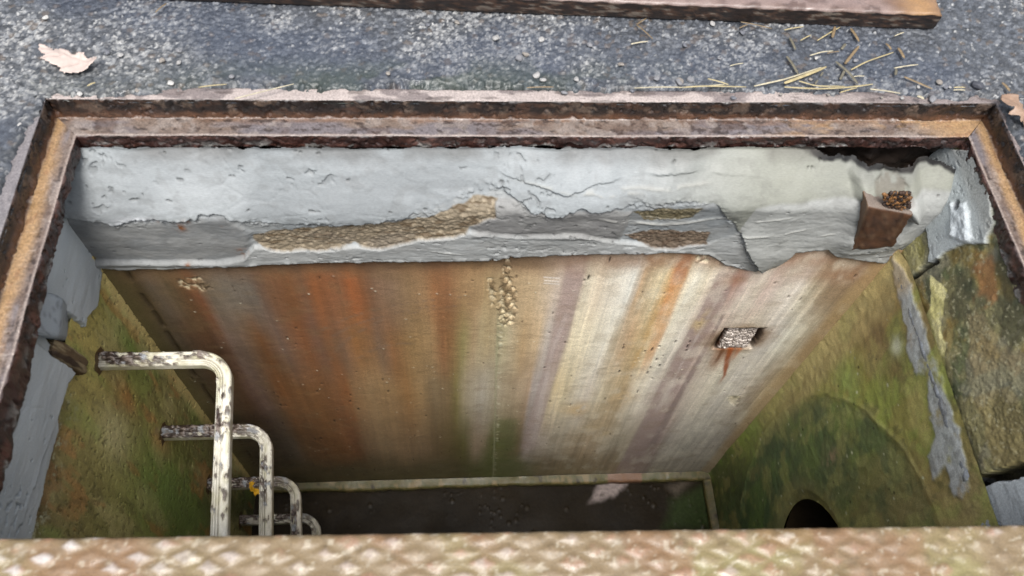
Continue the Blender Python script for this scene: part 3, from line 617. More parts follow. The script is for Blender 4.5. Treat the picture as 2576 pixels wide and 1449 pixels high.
    # soft runs of every width, all of them vertical on the wall
    r1 = fbm(X*34, Z*1.3, 801, 4); r2 = fbm(X*110, Z*2.5, 802, 3); r3 = fbm(X*10, Z*3, 803, 4)
    gr_ = fbm(X*70, Z*190, 843, 3); C *= (.93+.14*gr_)[..., None]
    C *= (.91+.18*fbm(X*130, Z*2.2, 844, 4))[..., None]*(.95+.10*fbm(X*60, Z*200, 845, 3))[..., None]
    right = sm(.15, .6, X)
    for k_, (fx, fz, lo, amp, tint) in enumerate(((46, 1.1, .56, .13, (.92, .90, .92)), (85, 1.6, .58, .12, (.95, .92, .90)), (60, .9, .60, -.14, (1, 1, 1)), (150, 2.2, .57, .09, (.9, .9, .9)), (110, 1.4, .60, -.10, (1, 1, 1)))):
        rk = fbm(X*fx+.5*fbm(X*30, Z*7, 870+k_), Z*fz+k_*7, 850+k_, 3); ek = sm(lo, lo+.018, rk)*sm(.30, .5, fbm(X*9, Z*5, 880+k_, 3))
        C *= 1-(ek*amp*(.45+.45*right))[..., None]*np.array(tint)
    C *= (.90+.20*r1)[..., None]*(.93+.14*r2)[..., None]
    mix(C, sm(.56, .7, r3)*(1-right)*.15, S(118, 84, 52, K))
    st = lambda pts, col, k=1., soft=.35, fade=(.05, .12), seed=0, warp=.006: streak(C, X, Z, W, pts, S(*col, K), k, soft, fade, seed, warp)
    st([(1275, 1060, 30), (1262, 1130, 42), (1255, 1200, 46)], (92, 96, 44), .6, .5, (.05, .12), seed=13)
    st([(1450, 670, 24), (1410, 840, 21), (1375, 960, 18), (1330, 1120, 17)], (148, 125, 119), .7, .2, (.02, .08), seed=16, warp=.003)
    st([(1418, 800, 5), (1385, 900, 5), (1345, 1100, 7)], (184, 170, 166), .3, .5, seed=18)
    st([(1722, 640, 22), (1705, 700, 21), (1680, 770, 16), (1655, 840, 13), (1630, 910, 10)], (188, 122, 44), .75, .45, (.03, .12), seed=25)
    st([(1730, 630, 18), (1712, 690, 15)], (168, 92, 30), .85, .5, (.02, .08), seed=26)
    st([(1830, 690, 26), (1790, 780, 26), (1720, 900, 24), (1650, 1040, 24), (1580, 1180, 28)], (140, 117, 111), .85, .14, (.02, .1), seed=29, warp=.003)
    st([(1815, 800, 5), (1745, 930, 6), (1640, 1120, 8)], (122, 102, 98), .8, .5, seed=30)
    st([(1800, 760, 4), (1730, 890, 4), (1660, 1020, 5)], (178, 164, 158), .3, .5, seed=31)
    # brown bloom right under the mortar
    zt = -.40+.0*X
    bl = sm(.10, .0, (zt-Z)+.07*(fbm(X*14, Z*6, 811)-.5))
    bl2 = sm(.055, .0, (zt-Z)+.05*(fbm(X*30, Z*12, 812)-.5))
    mix(C, bl*.6, S(126, 90, 58, K)); mix(C, bl2*.6*(1-right), S(84, 62, 46, K)); mix(C, bl2*.5*right, S(134, 90, 58, K))
    a, b = W(1845, 705); mix(C, np.exp(-((X-a)/.035)**2-((Z-b)/.035)**2)*.85, S(134, 84, 56, K))
    a, b = W(2140, 690); mix(C, np.exp(-((X-a)/.16)**2-((Z-b)/.05)**2)*.8, S(128, 88, 56, K))
    # green along the foot and the left edge
    ft = sm(-1.75, -2.10, Z+.14*(fbm(X*9, Z*4, 821)-.5)); mix(C, ft*.25*(1-.75*sm(.35, .6, X)), S(92, 86, 50, K))
    mix(C, sm(XL2+.07, XL2, X+.02*(fbm(X*20, Z*12, 823)-.5))*.8, S(106, 94, 52, K))
    # blotches low on the right
    for (u, v, ru, rv, col) in ((1450, 1030, .045, .06, (186, 152, 96)), (1500, 1085, .06, .06, (176, 150, 106)), (1560, 1000, .04, .05, (178, 146, 98)), (1850, 1000, .03, .03, (130, 118, 88)), (1760, 810, .02, .06, (170, 142, 92))):
        a, b = W(u, v); mix(C, np.exp(-(((X-a)/ru)**2+((Z-b)/rv)**2))*sm(.35, .6, fbm(X*30, Z*20, 831))*.9, S(*col, K))
    # mottling
    mo = fbm(X*24, Z*30, 841, 5); mix(C, sm(.50, .75, mo)*.22, S(120, 96, 64, K)); mix(C, sm(.45, .8, fbm(X*30, Z*14, 842, 5))*.25*right, S(206, 196, 176, K))
    H = .0010*(fbm(X*60, Z*60, 851, 3)-.5)+.0025*(fbm(X*5, Z*5, 852)-.5)
    # curved trowel scratches over the orange patch
    for i, (p0, p1, p2) in enumerate((((812, 830), (900, 770), (1180, 745)), ((880, 850), (960, 790), (1180, 765)), ((840, 845), (900, 800), (1090, 770)), ((905, 900), (980, 850), (1060, 870)), ((830, 905), (860, 850), (960, 805)))):
        t = np.linspace(0, 1, 24)[:, None]; P = (1-t)**2*np.array(p0)+2*t*(1-t)*np.array(p1)+t*t*np.array(p2)
        Q = np.array([W(*p) for p in P]); dm = np.full(X.shape, 9.)
        sel = (X > Q[:, 0].min()-.05) & (X < Q[:, 0].max()+.05) & (Z > Q[:, 1].min()-.05) & (Z < Q[:, 1].max()+.05)
        dd = np.min(np.hypot(X[sel][:, None]-Q[None, :, 0], (Z[sel][:, None]-Q[None, :, 1])), 1)
        dm[sel] = dd; mix(C, np.exp(-(dm/.006)**2)*.5*sm(.3, .6, fbm(X*40, Z*40, 860+i)), S(124, 100, 82, K))
    # spalled strip with the aggregate showing
    def spall(pts, seed, depth=.008, k=1.):
        nonlocal H
        s = inpoly(X+.02*(fbm(X*60, Z*60, seed, 4)-.5), Z+.02*(fbm(X*60, Z*60, seed+1, 4)-.5), [W(*p) for p in pts]); m = sm(-.002, .006, s)*k
        n = fbm(X*90, Z*60, seed+2, 4)-.5; H -= m*(depth*.4+depth*2.6*n)
        mix(C, m*sm(.48, .62, n+.5)*.8, S(196, 178, 144)); mix(C, m*sm(.50, .40, n+.5)*.6, S(100, 80, 54))
    spall([(1262, 650), (1285, 650), (1290, 700), (1300, 760), (1300, 800), (1280, 822), (1254, 822), (1256, 740)], 871)
    spall([(1226, 700), (1246, 700), (1244, 770), (1236, 775), (1228, 740)], 881, .006)
    spall([(1250, 830), (1268, 830), (1262, 900), (1250, 900)], 885, .003, .6)
    spall([(440, 700), (500, 695), (540, 725), (510, 735), (450, 720)], 891, .006)
    spall([(1745, 640), (1790, 645), (1780, 662), (1750, 660)], 895, .005)
    spall([(1830, 995), (1870, 1000), (1860, 1025), (1840, 1020)], 897, .004, .7)
    # board joint
    a = np.interp(Z, [W(1240, 1190)[1], W(1253, 700)[1]], [W(1240, 1190)[0], W(1253, 700)[0]])
    jl = np.exp(-((X-a-.002)/.0028)**2)*sm(-.60, -.75, Z); mix(C, jl*.6, S(150, 146, 112, K)); H -= .0015*jl
    jr = np.exp(-((X-a-.012)/.006)**2)*sm(.55, .72, fbm(X*50, Z*90, 901, 4))*sm(-.6, -.8, Z); mix(C, jr*.5, S(206, 200, 172, K))
    # bug holes, dark flecks, pale specks
    rr = random.Random(11)
    def dot(a, b, ra, rb, col, k, dz):
        nonlocal H
        i0, i1 = np.searchsorted(x, a-3*ra), np.searchsorted(x, a+3*ra); j0, j1 = np.searchsorted(-z, -b-3*rb), np.searchsorted(-z, -b+3*rb)
        if i1 <= i0 or j1 <= j0: return
        s = np.s_[i0:i1, j0:j1]; g = np.exp(-(((X[s]-a)/ra)**2+((Z[s]-b)/rb)**2)**2)
        sub = C[s]; mix(sub, g*k, col); H[s] += dz*g
    for i in range(130):
        dot(rr.uniform(-.8, 1.07), rr.uniform(-.45, -2.1), rr.uniform(.0012, .003), rr.uniform(.002, .010), S(54, 42, 32), .75, -.003)
    for (u, v) in ((1570, 868), (1566, 876), (1638, 880), (1658, 872), (1622, 884), (1634, 925), (1630, 938), (1560, 935), (1735, 860), (1730, 872), (1727, 882), (1670, 895), (1660, 920), (1420, 862), (1368, 925), (975, 985), (880, 995), (880, 1010), (900, 1030), (708, 1020), (712, 1065), (795, 1105), (1040, 1158), (808, 1103), (840, 1060), (1605, 985), (1650, 905), (1700, 860), (1480, 700), (1535, 655)):
        a, b = W(u+rr.uniform(-2, 2), v); dot(a, b, rr.uniform(.0018, .0034), rr.uniform(.006, .015), S(34, 28, 24), .95, -.004)
    for i in range(170):
        dot(rr.uniform(-.8, 1.07), rr.uniform(-.43, -2.1), rr.uniform(.0015, .003), rr.uniform(.0015, .003), S(204, 196, 174), .8, .002)
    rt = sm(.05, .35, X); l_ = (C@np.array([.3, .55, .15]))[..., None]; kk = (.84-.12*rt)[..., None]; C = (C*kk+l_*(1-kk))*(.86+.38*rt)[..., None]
    C *= np.array([.98, 1.01, .98])
    # rusty halo round the lifting insert
    a, b = W(1858, 853)
    rr2 = np.hypot((X-a)/1.15, (Z-b))+.02*(fbm(X*40, Z*40, 911)-.5)
    mix(C, sm(.115, .05, rr2)*.85, S(104, 76, 46, K)); mix(C, sm(.075, .05, rr2), S(40, 26, 18))
    st([(1838, 868, 30), (1822, 890, 24), (1806, 915, 14)], (120, 78, 48), .8, .9, (.02, .08), seed=41, warp=.02)
    st([(1842, 872, 9), (1832, 905, 7), (1822, 945, 3)], (128, 66, 28), .9, .8, (.02, .10), seed=43, warp=.008)
    st([(1822, 872, 6), (1806, 900, 5)], (96, 60, 36), .8, .8, (.02, .08), seed=44, warp=.008)
    st([(1865, 870, 8), (1850, 890, 6)], (150, 84, 40), .7, .7, (.015, .08), seed=42)
    rec = sm(.070, .058, np.maximum(np.abs(X-a)/.92, np.abs(Z-b))+.006*(fbm(X*60, Z*60, 912)-.5)); H -= .022*rec; mix(C, rec*.9, S(36, 24, 18))
    # white scrape marks
    for dv in (0, 8, 15):
        p, q = W(1368, 697+dv), W(1408, 700+dv); dseg = np.abs(Z-np.interp(X, [p[0], q[0]], [p[1], q[1]])); mix(C, np.exp(-(dseg/.003)**2)*(X > p[0])*(X < q[0])*.7, S(226, 220, 212))
    # fillet against the side walls
    cl, cr = X-XL2, XR2-X
    Yf = YF2-H
    Yf -= .012*sm(.05, .0, cl)+.014*sm(.055, .0, cr)
    mix(C, sm(.055, .03, cr)*.55, S(158, 134, 94, K))
    jn = np.exp(-((cl-.055+.008*(fbm(X*9, Z*14, 921)-.5))/.006)**2)*sm(.35, .55, fbm(X*5, Z*18, 922)); mix(C, jn*.8, S(48, 38, 26)); Yf += jn*.005
    grid('wall', np.stack([X, Yf, Z], -1), C, M_WALL, vault)
    # rough steel insert in its recess
    n = 110
    I, J = np.meshgrid(np.linspace(-1, 1, n), np.linspace(-1, 1, n), indexing='ij')
    f1, e1, i1 = worley(I*2.6+.9*fbm(I*5, J*5, 931), J*7.0+.9*fbm(I*6, J*6, 932), 933)
    e = np.maximum(np.abs(I), np.abs(J)); hgt = sm(.02, .3, e1)*(.5+.6*i1)
    P = np.stack([a+I*.047+.008*J, YF2-.004-.006*hgt+.026*(J+1)/2+.03*np.maximum(0, e-.92)*4, b+J*.047], -1)
    Ci = np.ones(P.shape)*S(40, 28, 22); mix(Ci, sm(.02, .16, e1)*(.55+.45*i1), S(150, 140, 132)); mix(Ci, sm(.9, 1., e+.15*(fbm(I*5, J*5, 934)-.5)), S(60, 36, 22))
    grid('lifting_insert', P, Ci, M_STEEL, vault)
far_wall()

def left_wall():
    Lp = lambda u, v: (at(u, v, 0, XL2)[1], at(u, v, 0, XL2)[2])
    y = np.sort(np.concatenate([np.linspace(YN, .2, 60), np.linspace(.205, YF2+.012, 330)])); z = np.linspace(-.345, ZF, 520)
    Y, Z = np.meshgrid(y, z, indexing='ij'); K = 2.35
    smp = [(270, 740, 116, 104, 52), (300, 800, 118, 102, 56), (215, 900, 132, 112, 58), (230, 1000, 122, 104, 52), (330, 900, 104, 98, 50), (350, 980, 120, 110, 62), (420, 1010, 112, 100, 60), (200, 1100, 116, 100, 54),
           (280, 1060, 118, 106, 60), (380, 1130, 98, 98, 46), (300, 1150, 114, 108, 62), (230, 1200, 112, 98, 54), (340, 1220, 112, 112, 60), (440, 1180, 88, 94, 44), (160, 1200, 102, 86, 52), (130, 1320, 88, 74, 48),
           (260, 1300, 104, 100, 54), (380, 1290, 88, 94, 44), (470, 1280, 72, 84, 40), (560, 1250, 76, 74, 42), (640, 1320, 60, 62, 40), (500, 1100, 96, 88, 54)]
    C = rbf(Y, Z, [(*Lp(u, v), S(r, g, b, K)) for u, v, r, g, b in smp], .10, .2)
    C *= (.75+.5*fbm(Y*30, Z*5, 1001, 4))[..., None]
    mix(C, sm(.5, .66, fbm(Y*9, Z*4, 1002, 5))*.5, S(96, 108, 46, K)); mix(C, sm(.54, .7, fbm(Y*14+3, Z*5, 1003, 5))*.5, S(142, 128, 88, K))
    mix(C, sm(.60, .72, fbm(Y*20+3, Z*6, 1004, 4))*.5, S(134, 84, 44, K)); mix(C, sm(.60, .70, fbm(Y*60, Z*30, 1005, 4))*.4, S(66, 58, 36, K))
    for (u, v, r, rz, col) in ((325, 870, .03, .10, (84, 104, 40)), (290, 1090, .06, .1, (150, 138, 104)), (320, 1000, .03, .07, (138, 88, 46)), (400, 1110, .03, .08, (134, 92, 48)), (420, 1240, .08, .25, (78, 98, 42))):
        a, b = Lp(u, v); mix(C, np.exp(-((Y-a)/r)**2-((Z-b)/rz)**2)*.7, S(*col, K))
    # ragged brown grime beneath the mortar edge at the near side
    g = sm(.10, .0, (-.40-Z)+.08*(fbm(Y*30, Z*20, 1011)-.5))*sm(.85, .6, Y); mix(C, g*.7, S(70, 54, 34, K)); mix(C, g*sm(.62, .7, fbm(Y*110, Z*90, 1012, 3)), S(168, 160, 136))
    # corner fillet with a rough edge
    f = YF2-Y; mix(C, sm(.045, .02, f+.02*(fbm(Y*40, Z*25, 1013)-.5))*.75, S(146, 122, 78, K))
    H = .003*(fbm(Y*50, Z*40, 1021, 4)-.5)+.004*(fbm(Y*6, Z*5, 1022)-.5)+.012*sm(.05, .0, f)
    sp = sm(.68, .76, fbm(Y*130, Z*110, 1023, 3)); H -= .003*sp; mix(C, sp*.6, S(52, 46, 30, K))
    desat(C, .86); C *= np.array([.93, 1.0, .86])
    grid('wall', np.stack([XL2+H, Y, Z], -1), C, M_WALL, vault)
left_wall()

AY, AZ, AR = .380, -1.288, .66          # round knockout on the right wall
PY, PZ, PR = .402, -1.316, .284           # pipe mouth in it
def right_wall():
    Rp = lambda u, v: (at(u, v, 0, XR2)[1], at(u, v, 0, XR2)[2])
    y = np.linspace(YN, YF2+.014, 520); z = np.linspace(-.345, ZF, 560)
    Y, Z = np.meshgrid(y, z, indexing='ij'); K = 2.1
    smp = [(2180, 700, 150, 122, 74), (2120, 780, 158, 134, 92), (2060, 880, 158, 134, 92), (1960, 980, 156, 134, 88), (2200, 780, 140, 116, 66), (2240, 850, 110, 86, 54), (2190, 880, 96, 76, 46), (2280, 900, 100, 82, 52), (2140, 920, 122, 108, 54),
           (2050, 960, 122, 118, 56), (1950, 1040, 104, 110, 48), (1870, 1090, 110, 116, 50), (2150, 1000, 128, 124, 50), (2250, 1000, 116, 110, 50), (2300, 1050, 112, 100, 54), (2200, 1090, 124, 118, 56), (2330, 1200, 108, 92, 54), (2280, 1150, 106, 98, 54),
           (1830, 1170, 78, 82, 44), (1860, 1260, 62, 70, 44), (2000, 1040, 84, 84, 54), (2080, 1080, 82, 86, 52), (1950, 1150, 66, 80, 52), (2050, 1170, 76, 84, 54), (2150, 1160, 100, 96, 56), (2200, 1220, 122, 108, 62), (2100, 1250, 106, 98, 56),
           (1950, 1240, 66, 84, 54), (2000, 1230, 84, 90, 52), (2250, 1290, 134, 108, 76), (2180, 1300, 126, 106, 66), (1900, 1310, 56, 72, 50), (2400, 1300, 112, 96, 66)]
    C = rbf(Y, Z, [(*Rp(u, v), S(r, g, b, K)) for u, v, r, g, b in smp], .09, .17)
    C *= (.72+.56*fbm(Y*26, Z*9, 1101, 5))[..., None]
    mix(C, sm(.52, .66, fbm(Y*10, Z*6, 1102, 5))*.4, S(104, 122, 48, K)); mix(C, sm(.55, .7, fbm(Y*16+7, Z*10, 1103, 5))*.4, S(140, 124, 78, K)); mix(C, sm(.58, .7, fbm(Y*40, Z*30, 1104, 4))*.4, S(62, 62, 40, K))
    for (u, v, r, col) in ((2050, 905, .05, (150, 136, 86)), (2130, 960, .07, (112, 122, 60)), (1900, 1075, .06, (104, 116, 54)), (2200, 850, .05, (92, 70, 44)), (2250, 930, .04, (94, 76, 46)), (2255, 870, .02, (168, 164, 150))):
        a, b = Rp(u, v); mix(C, np.exp(-((Y-a)/r)**2-((Z-b)/(r*1.2))**2)*sm(.25, .5, fbm(Y*25, Z*20, 1110))*.85, S(*col, K))
    H = .004*(fbm(Y*45, Z*40, 1121, 4)-.5)+.004*(fbm(Y*6, Z*5, 1122)-.5)
    f = YF2-Y; H += .014*sm(.06, .0, f)
    ra = AR*np.hypot((Y-AY)/.585, (Z-AZ)/.743)+.035*(fbm(Y*7, Z*6, 1123, 5)-.5)
    ins = sm(AR+.018, AR-.022, ra)*sm(-.0, .0001, YF2-Y); H -= .003*ins
    rim = np.exp(-((ra-AR-.006)/.007)**2); H += .0015*rim; mix(C, rim*sm(.45, .65, fbm(Y*30, Z*30, 1124))*.30*sm(.95, .80, Y), S(160, 148, 100, K)); mix(C, ins*.45*(1-sm(PR+.05, PR+.30, np.hypot(Y-PY, Z-PZ))*0), S(66, 82, 56, K*.75))  # pale arc on one side of the rim: lit edge painted in
    mix(C, ins*sm(.48, .64, fbm(Y*13+4, Z*9, 1127, 5))*.5, S(52, 66, 48, K)); mix(C, ins*sm(.52, .68, fbm(Y*18+8, Z*12, 1128, 5))*.45, S(120, 116, 70, K)); mix(C, ins*sm(.0, -.25, Z+1.25+.2*(fbm(Y*6, Z*6, 1129)-.5))*sm(.55, .3, Y)*.5, S(128, 106, 78, K))
    rp = np.hypot(Y-PY, Z-PZ); mix(C, sm(PR+.10, PR, rp+.04*(fbm(Y*9, Z*9, 1137)-.5))*.35, S(128, 108, 76, K)); H -= .012*sm(PR+.035, PR, rp)
    rr = random.Random(5)
    for i in range(120):
        a, b, r = rr.uniform(.25, 1.0), rr.uniform(-.5, -2.), rr.uniform(.002, .005); s = (np.abs(Y-a) < .02) & (np.abs(Z-b) < .02)
        g = np.zeros_like(Y); g[s] = np.exp(-(((Y[s]-a)/r)**2+((Z[s]-b)/r)**2)**2)
        mix(C, g*.9, S(204, 200, 176) if rr.random() < .6 else S(40, 34, 22))
    a, b = Rp(2088, 1150); mix(C, np.exp(-((Y-a)/.016)**2-((Z-b)/.05)**2)*sm(.3, .5, fbm(Y*60, Z*60, 1126))*.9, S(168, 142, 116))
    # mortar smeared down below the fillet
    s_ = inpoly(Y+.020*(fbm(Y*50, Z*50, 1131, 5)-.5)+.03*(fbm(Y*14, Z*14, 1135, 3)-.5), Z+.03*(fbm(Y*50, Z*50, 1132, 5)-.5), [Rp(u, v) for u, v in ((2246, 690), (2258, 740), (2284, 850), (2282, 900), (2308, 950), (2332, 960), (2336, 1010), (2348, 1100), (2332, 1150), (2346, 1205), (2380, 1180), (2398, 1240), (2425, 1255), (2440, 1230), (2420, 1100), (2350, 900), (2290, 700), (2260, 640))])
    ms = sm(-.006, .010, s_); H += .002*ms; mix(C, ms*.92*sm(.12, .42, fbm(Y*30, Z*30, 1136, 4)), S(176, 182, 184)); mix(C, ms*sm(.55, .7, fbm(Y*60, Z*60, 1133, 3))*.4, S(104, 106, 104))
    tb = sm(.13, .07, YF2-Y+.03*(fbm(Y*12, Z*16, 1134)-.5))*sm(-1.7, -1.0, Z); mix(C, tb*.6, S(160, 138, 98, K*.85))
    gk = 1-ms*.9; C *= 1-gk[..., None]*np.array([.13, .03, .13]); desat(C, .92)
    yc = (y[:-1]+y[1:])/2; zc = (z[:-1]+z[1:])/2
    keep = np.hypot(yc[:, None]-PY, zc[None]-PZ) > PR
    # snap the rim of the hole to a true circle
    near = np.abs(rp-PR) < .0045
    Yn = np.where(near, PY+(Y-PY)*PR/np.maximum(rp, 1e-6), Y); Zn = np.where(near, PZ+(Z-PZ)*PR/np.maximum(rp, 1e-6), Z)
    grid('wall', np.stack([XR2-H, Yn, Zn], -1), C, M_WALL, vault, keep)
    # the pipe running away behind the hole
    t = np.linspace(0, 2*math.pi, 96, endpoint=False); s = np.array([0, .012, .03, .2, .6, 1.4, 2.2])
    T, Sx = np.meshgrid(t, s, indexing='ij'); R = PR+np.where(Sx < .02, .004, .0)
    P = np.stack([XR2+.022+Sx, PY+R*np.cos(T), PZ+R*np.sin(T)], -1)
    C = np.ones(P.shape)*S(66, 56, 40); mix(C, sm(.0, .12, Sx), S(16, 14, 11))  # colour darkens with depth: shade inside the pipe painted in
    P = np.concatenate([P, P[:1]], 0); C = np.concatenate([C, C[:1]], 0)
    pipe = grid('pipe', P, C, M_WALL, vault)
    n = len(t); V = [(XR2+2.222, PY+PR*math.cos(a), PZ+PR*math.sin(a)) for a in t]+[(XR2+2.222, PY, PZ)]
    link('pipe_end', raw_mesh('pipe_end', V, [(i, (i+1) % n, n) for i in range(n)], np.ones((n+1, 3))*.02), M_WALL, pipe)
right_wall()

def rest_of_vault():
    x = np.linspace(XL2-.02, XR2+.02, 60); z = np.linspace(-.40, ZF, 50); X, Z = np.meshgrid(x, z, indexing='ij')
    C = np.ones(X.shape+(3,))*S(196, 188, 168); C *= (.7+.6*fbm(X*12, Z*3, 1201))[..., None]
    grid('wall', np.stack([X, X*0+YN, Z], -1), C, M_WALL, vault)
    # grout strips at the foot of the far and right walls
    def strip(fn, n, prof, seed, patch=None):
        t = np.linspace(0, 1, n)
        P = np.zeros((n, len(prof), 3)); C = np.zeros((n, len(prof), 3))
        for j, (d, h) in enumerate(prof):
            w = .5*(fbm(t*45, t*0+j*.4, seed, 4)-.5)+.7*(fbm(t*9, t*0, seed+5, 3)-.5)
            P[:, j] = fn(t, d*(1+.5*w*(d > .01)), h*(1+.3*w))
        base = S(118, 108, 66); C[:] = base
        u = t[:, None]+0*C[..., 0]; k = fbm(u*60, np.arange(len(prof))[None]*.4+0*u, seed+9, 4)
        mix(C, sm(.45, .62, k), S(92, 94, 50)); mix(C, sm(.58, .7, k), S(148, 128, 84)); mix(C, sm(.35, .25, k), S(70, 60, 40))
        if patch is not None: mix(C, ((u > patch[0]) & (u < patch[1]))*.9, S(152, 112, 86))
        C *= .55
        return grid('grout_strip', P, C, M_WALL, vault)
    pr = [(0, .046), (.008, .044), (.020, .042), (.030, .040), (.034, .034), (.033, .018), (.030, -.01)]
    p0 = (at(1530, 1185, 1, YF2)[0]-XL2)/(XR2-XL2); p1 = (at(1618, 1182, 1, YF2)[0]-XL2)/(XR2-XL2)
    strip(lambda t, d, h: np.stack([XL2+(XR2-XL2)*t, YF2-.004-d, ZF+h], -1), 500, pr, 1211, (p0, p1))
    strip(lambda t, d, h: np.stack([XR2-.004-d*.9, YF2-.03+(YN-YF2+.03)*t, ZF+h*.8+0*t], -1), 300, pr, 1221)
rest_of_vault()

def floor():
    x = np.linspace(XL2-.01, XR2+.01, 420); y = np.linspace(YN, YF2+.01, 300); X, Y = np.meshgrid(x, y, indexing='ij')
    C = np.ones(X.shape+(3,))*S(32, 25, 14); C *= (.6+.8*fbm(X*6, Y*6, 1301))[..., None]
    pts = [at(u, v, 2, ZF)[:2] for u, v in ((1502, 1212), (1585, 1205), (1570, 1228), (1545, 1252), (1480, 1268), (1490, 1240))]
    s = inpoly(X+.02*(fbm(X*40, Y*40, 1302)-.5), Y+.02*(fbm(X*40, Y*40, 1303)-.5), pts); mix(C, sm(-.01, .02, s)*.9, S(150, 138, 134))  # pale streak: the wall's reflection painted into the floor colour
    s = inpoly(X+.03*(fbm(X*20, Y*20, 1304)-.5), Y, [at(u, v, 2, ZF)[:2] for u, v in ((1690, 1260), (1790, 1210), (1800, 1330), (1670, 1330))]); mix(C, sm(-.03, .03, s)*.8, S(52, 66, 34))  # green patch: reflection of the right wall, painted in
    s = inpoly(X+.03*(fbm(X*20, Y*20, 1305)-.5), Y, [at(u, v, 2, ZF)[:2] for u, v in ((1680, 1225), (1760, 1190), (1740, 1215), (1700, 1250))]); mix(C, sm(-.02, .03, s)*.6, S(112, 102, 90))  # smaller pale reflection, painted in as well
    Z = ZF+.004*(fbm(X*8, Y*8, 1306)-.5)
    w = worley(X/.021, Y/.021, 1307); w2 = worley(X/.05+9, Y/.05, 1317)
    crumb = ((w[2] > .80)*sm(.30, .12, w[0])*sm(.44, .6, fbm(X*5, Y*5, 1308))) + (w2[2] > .86)*sm(.22, .1, w2[0])
    Z += .003*crumb; mix(C, crumb*.5, S(70, 63, 54))
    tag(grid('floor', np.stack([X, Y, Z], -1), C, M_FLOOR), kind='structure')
floor()

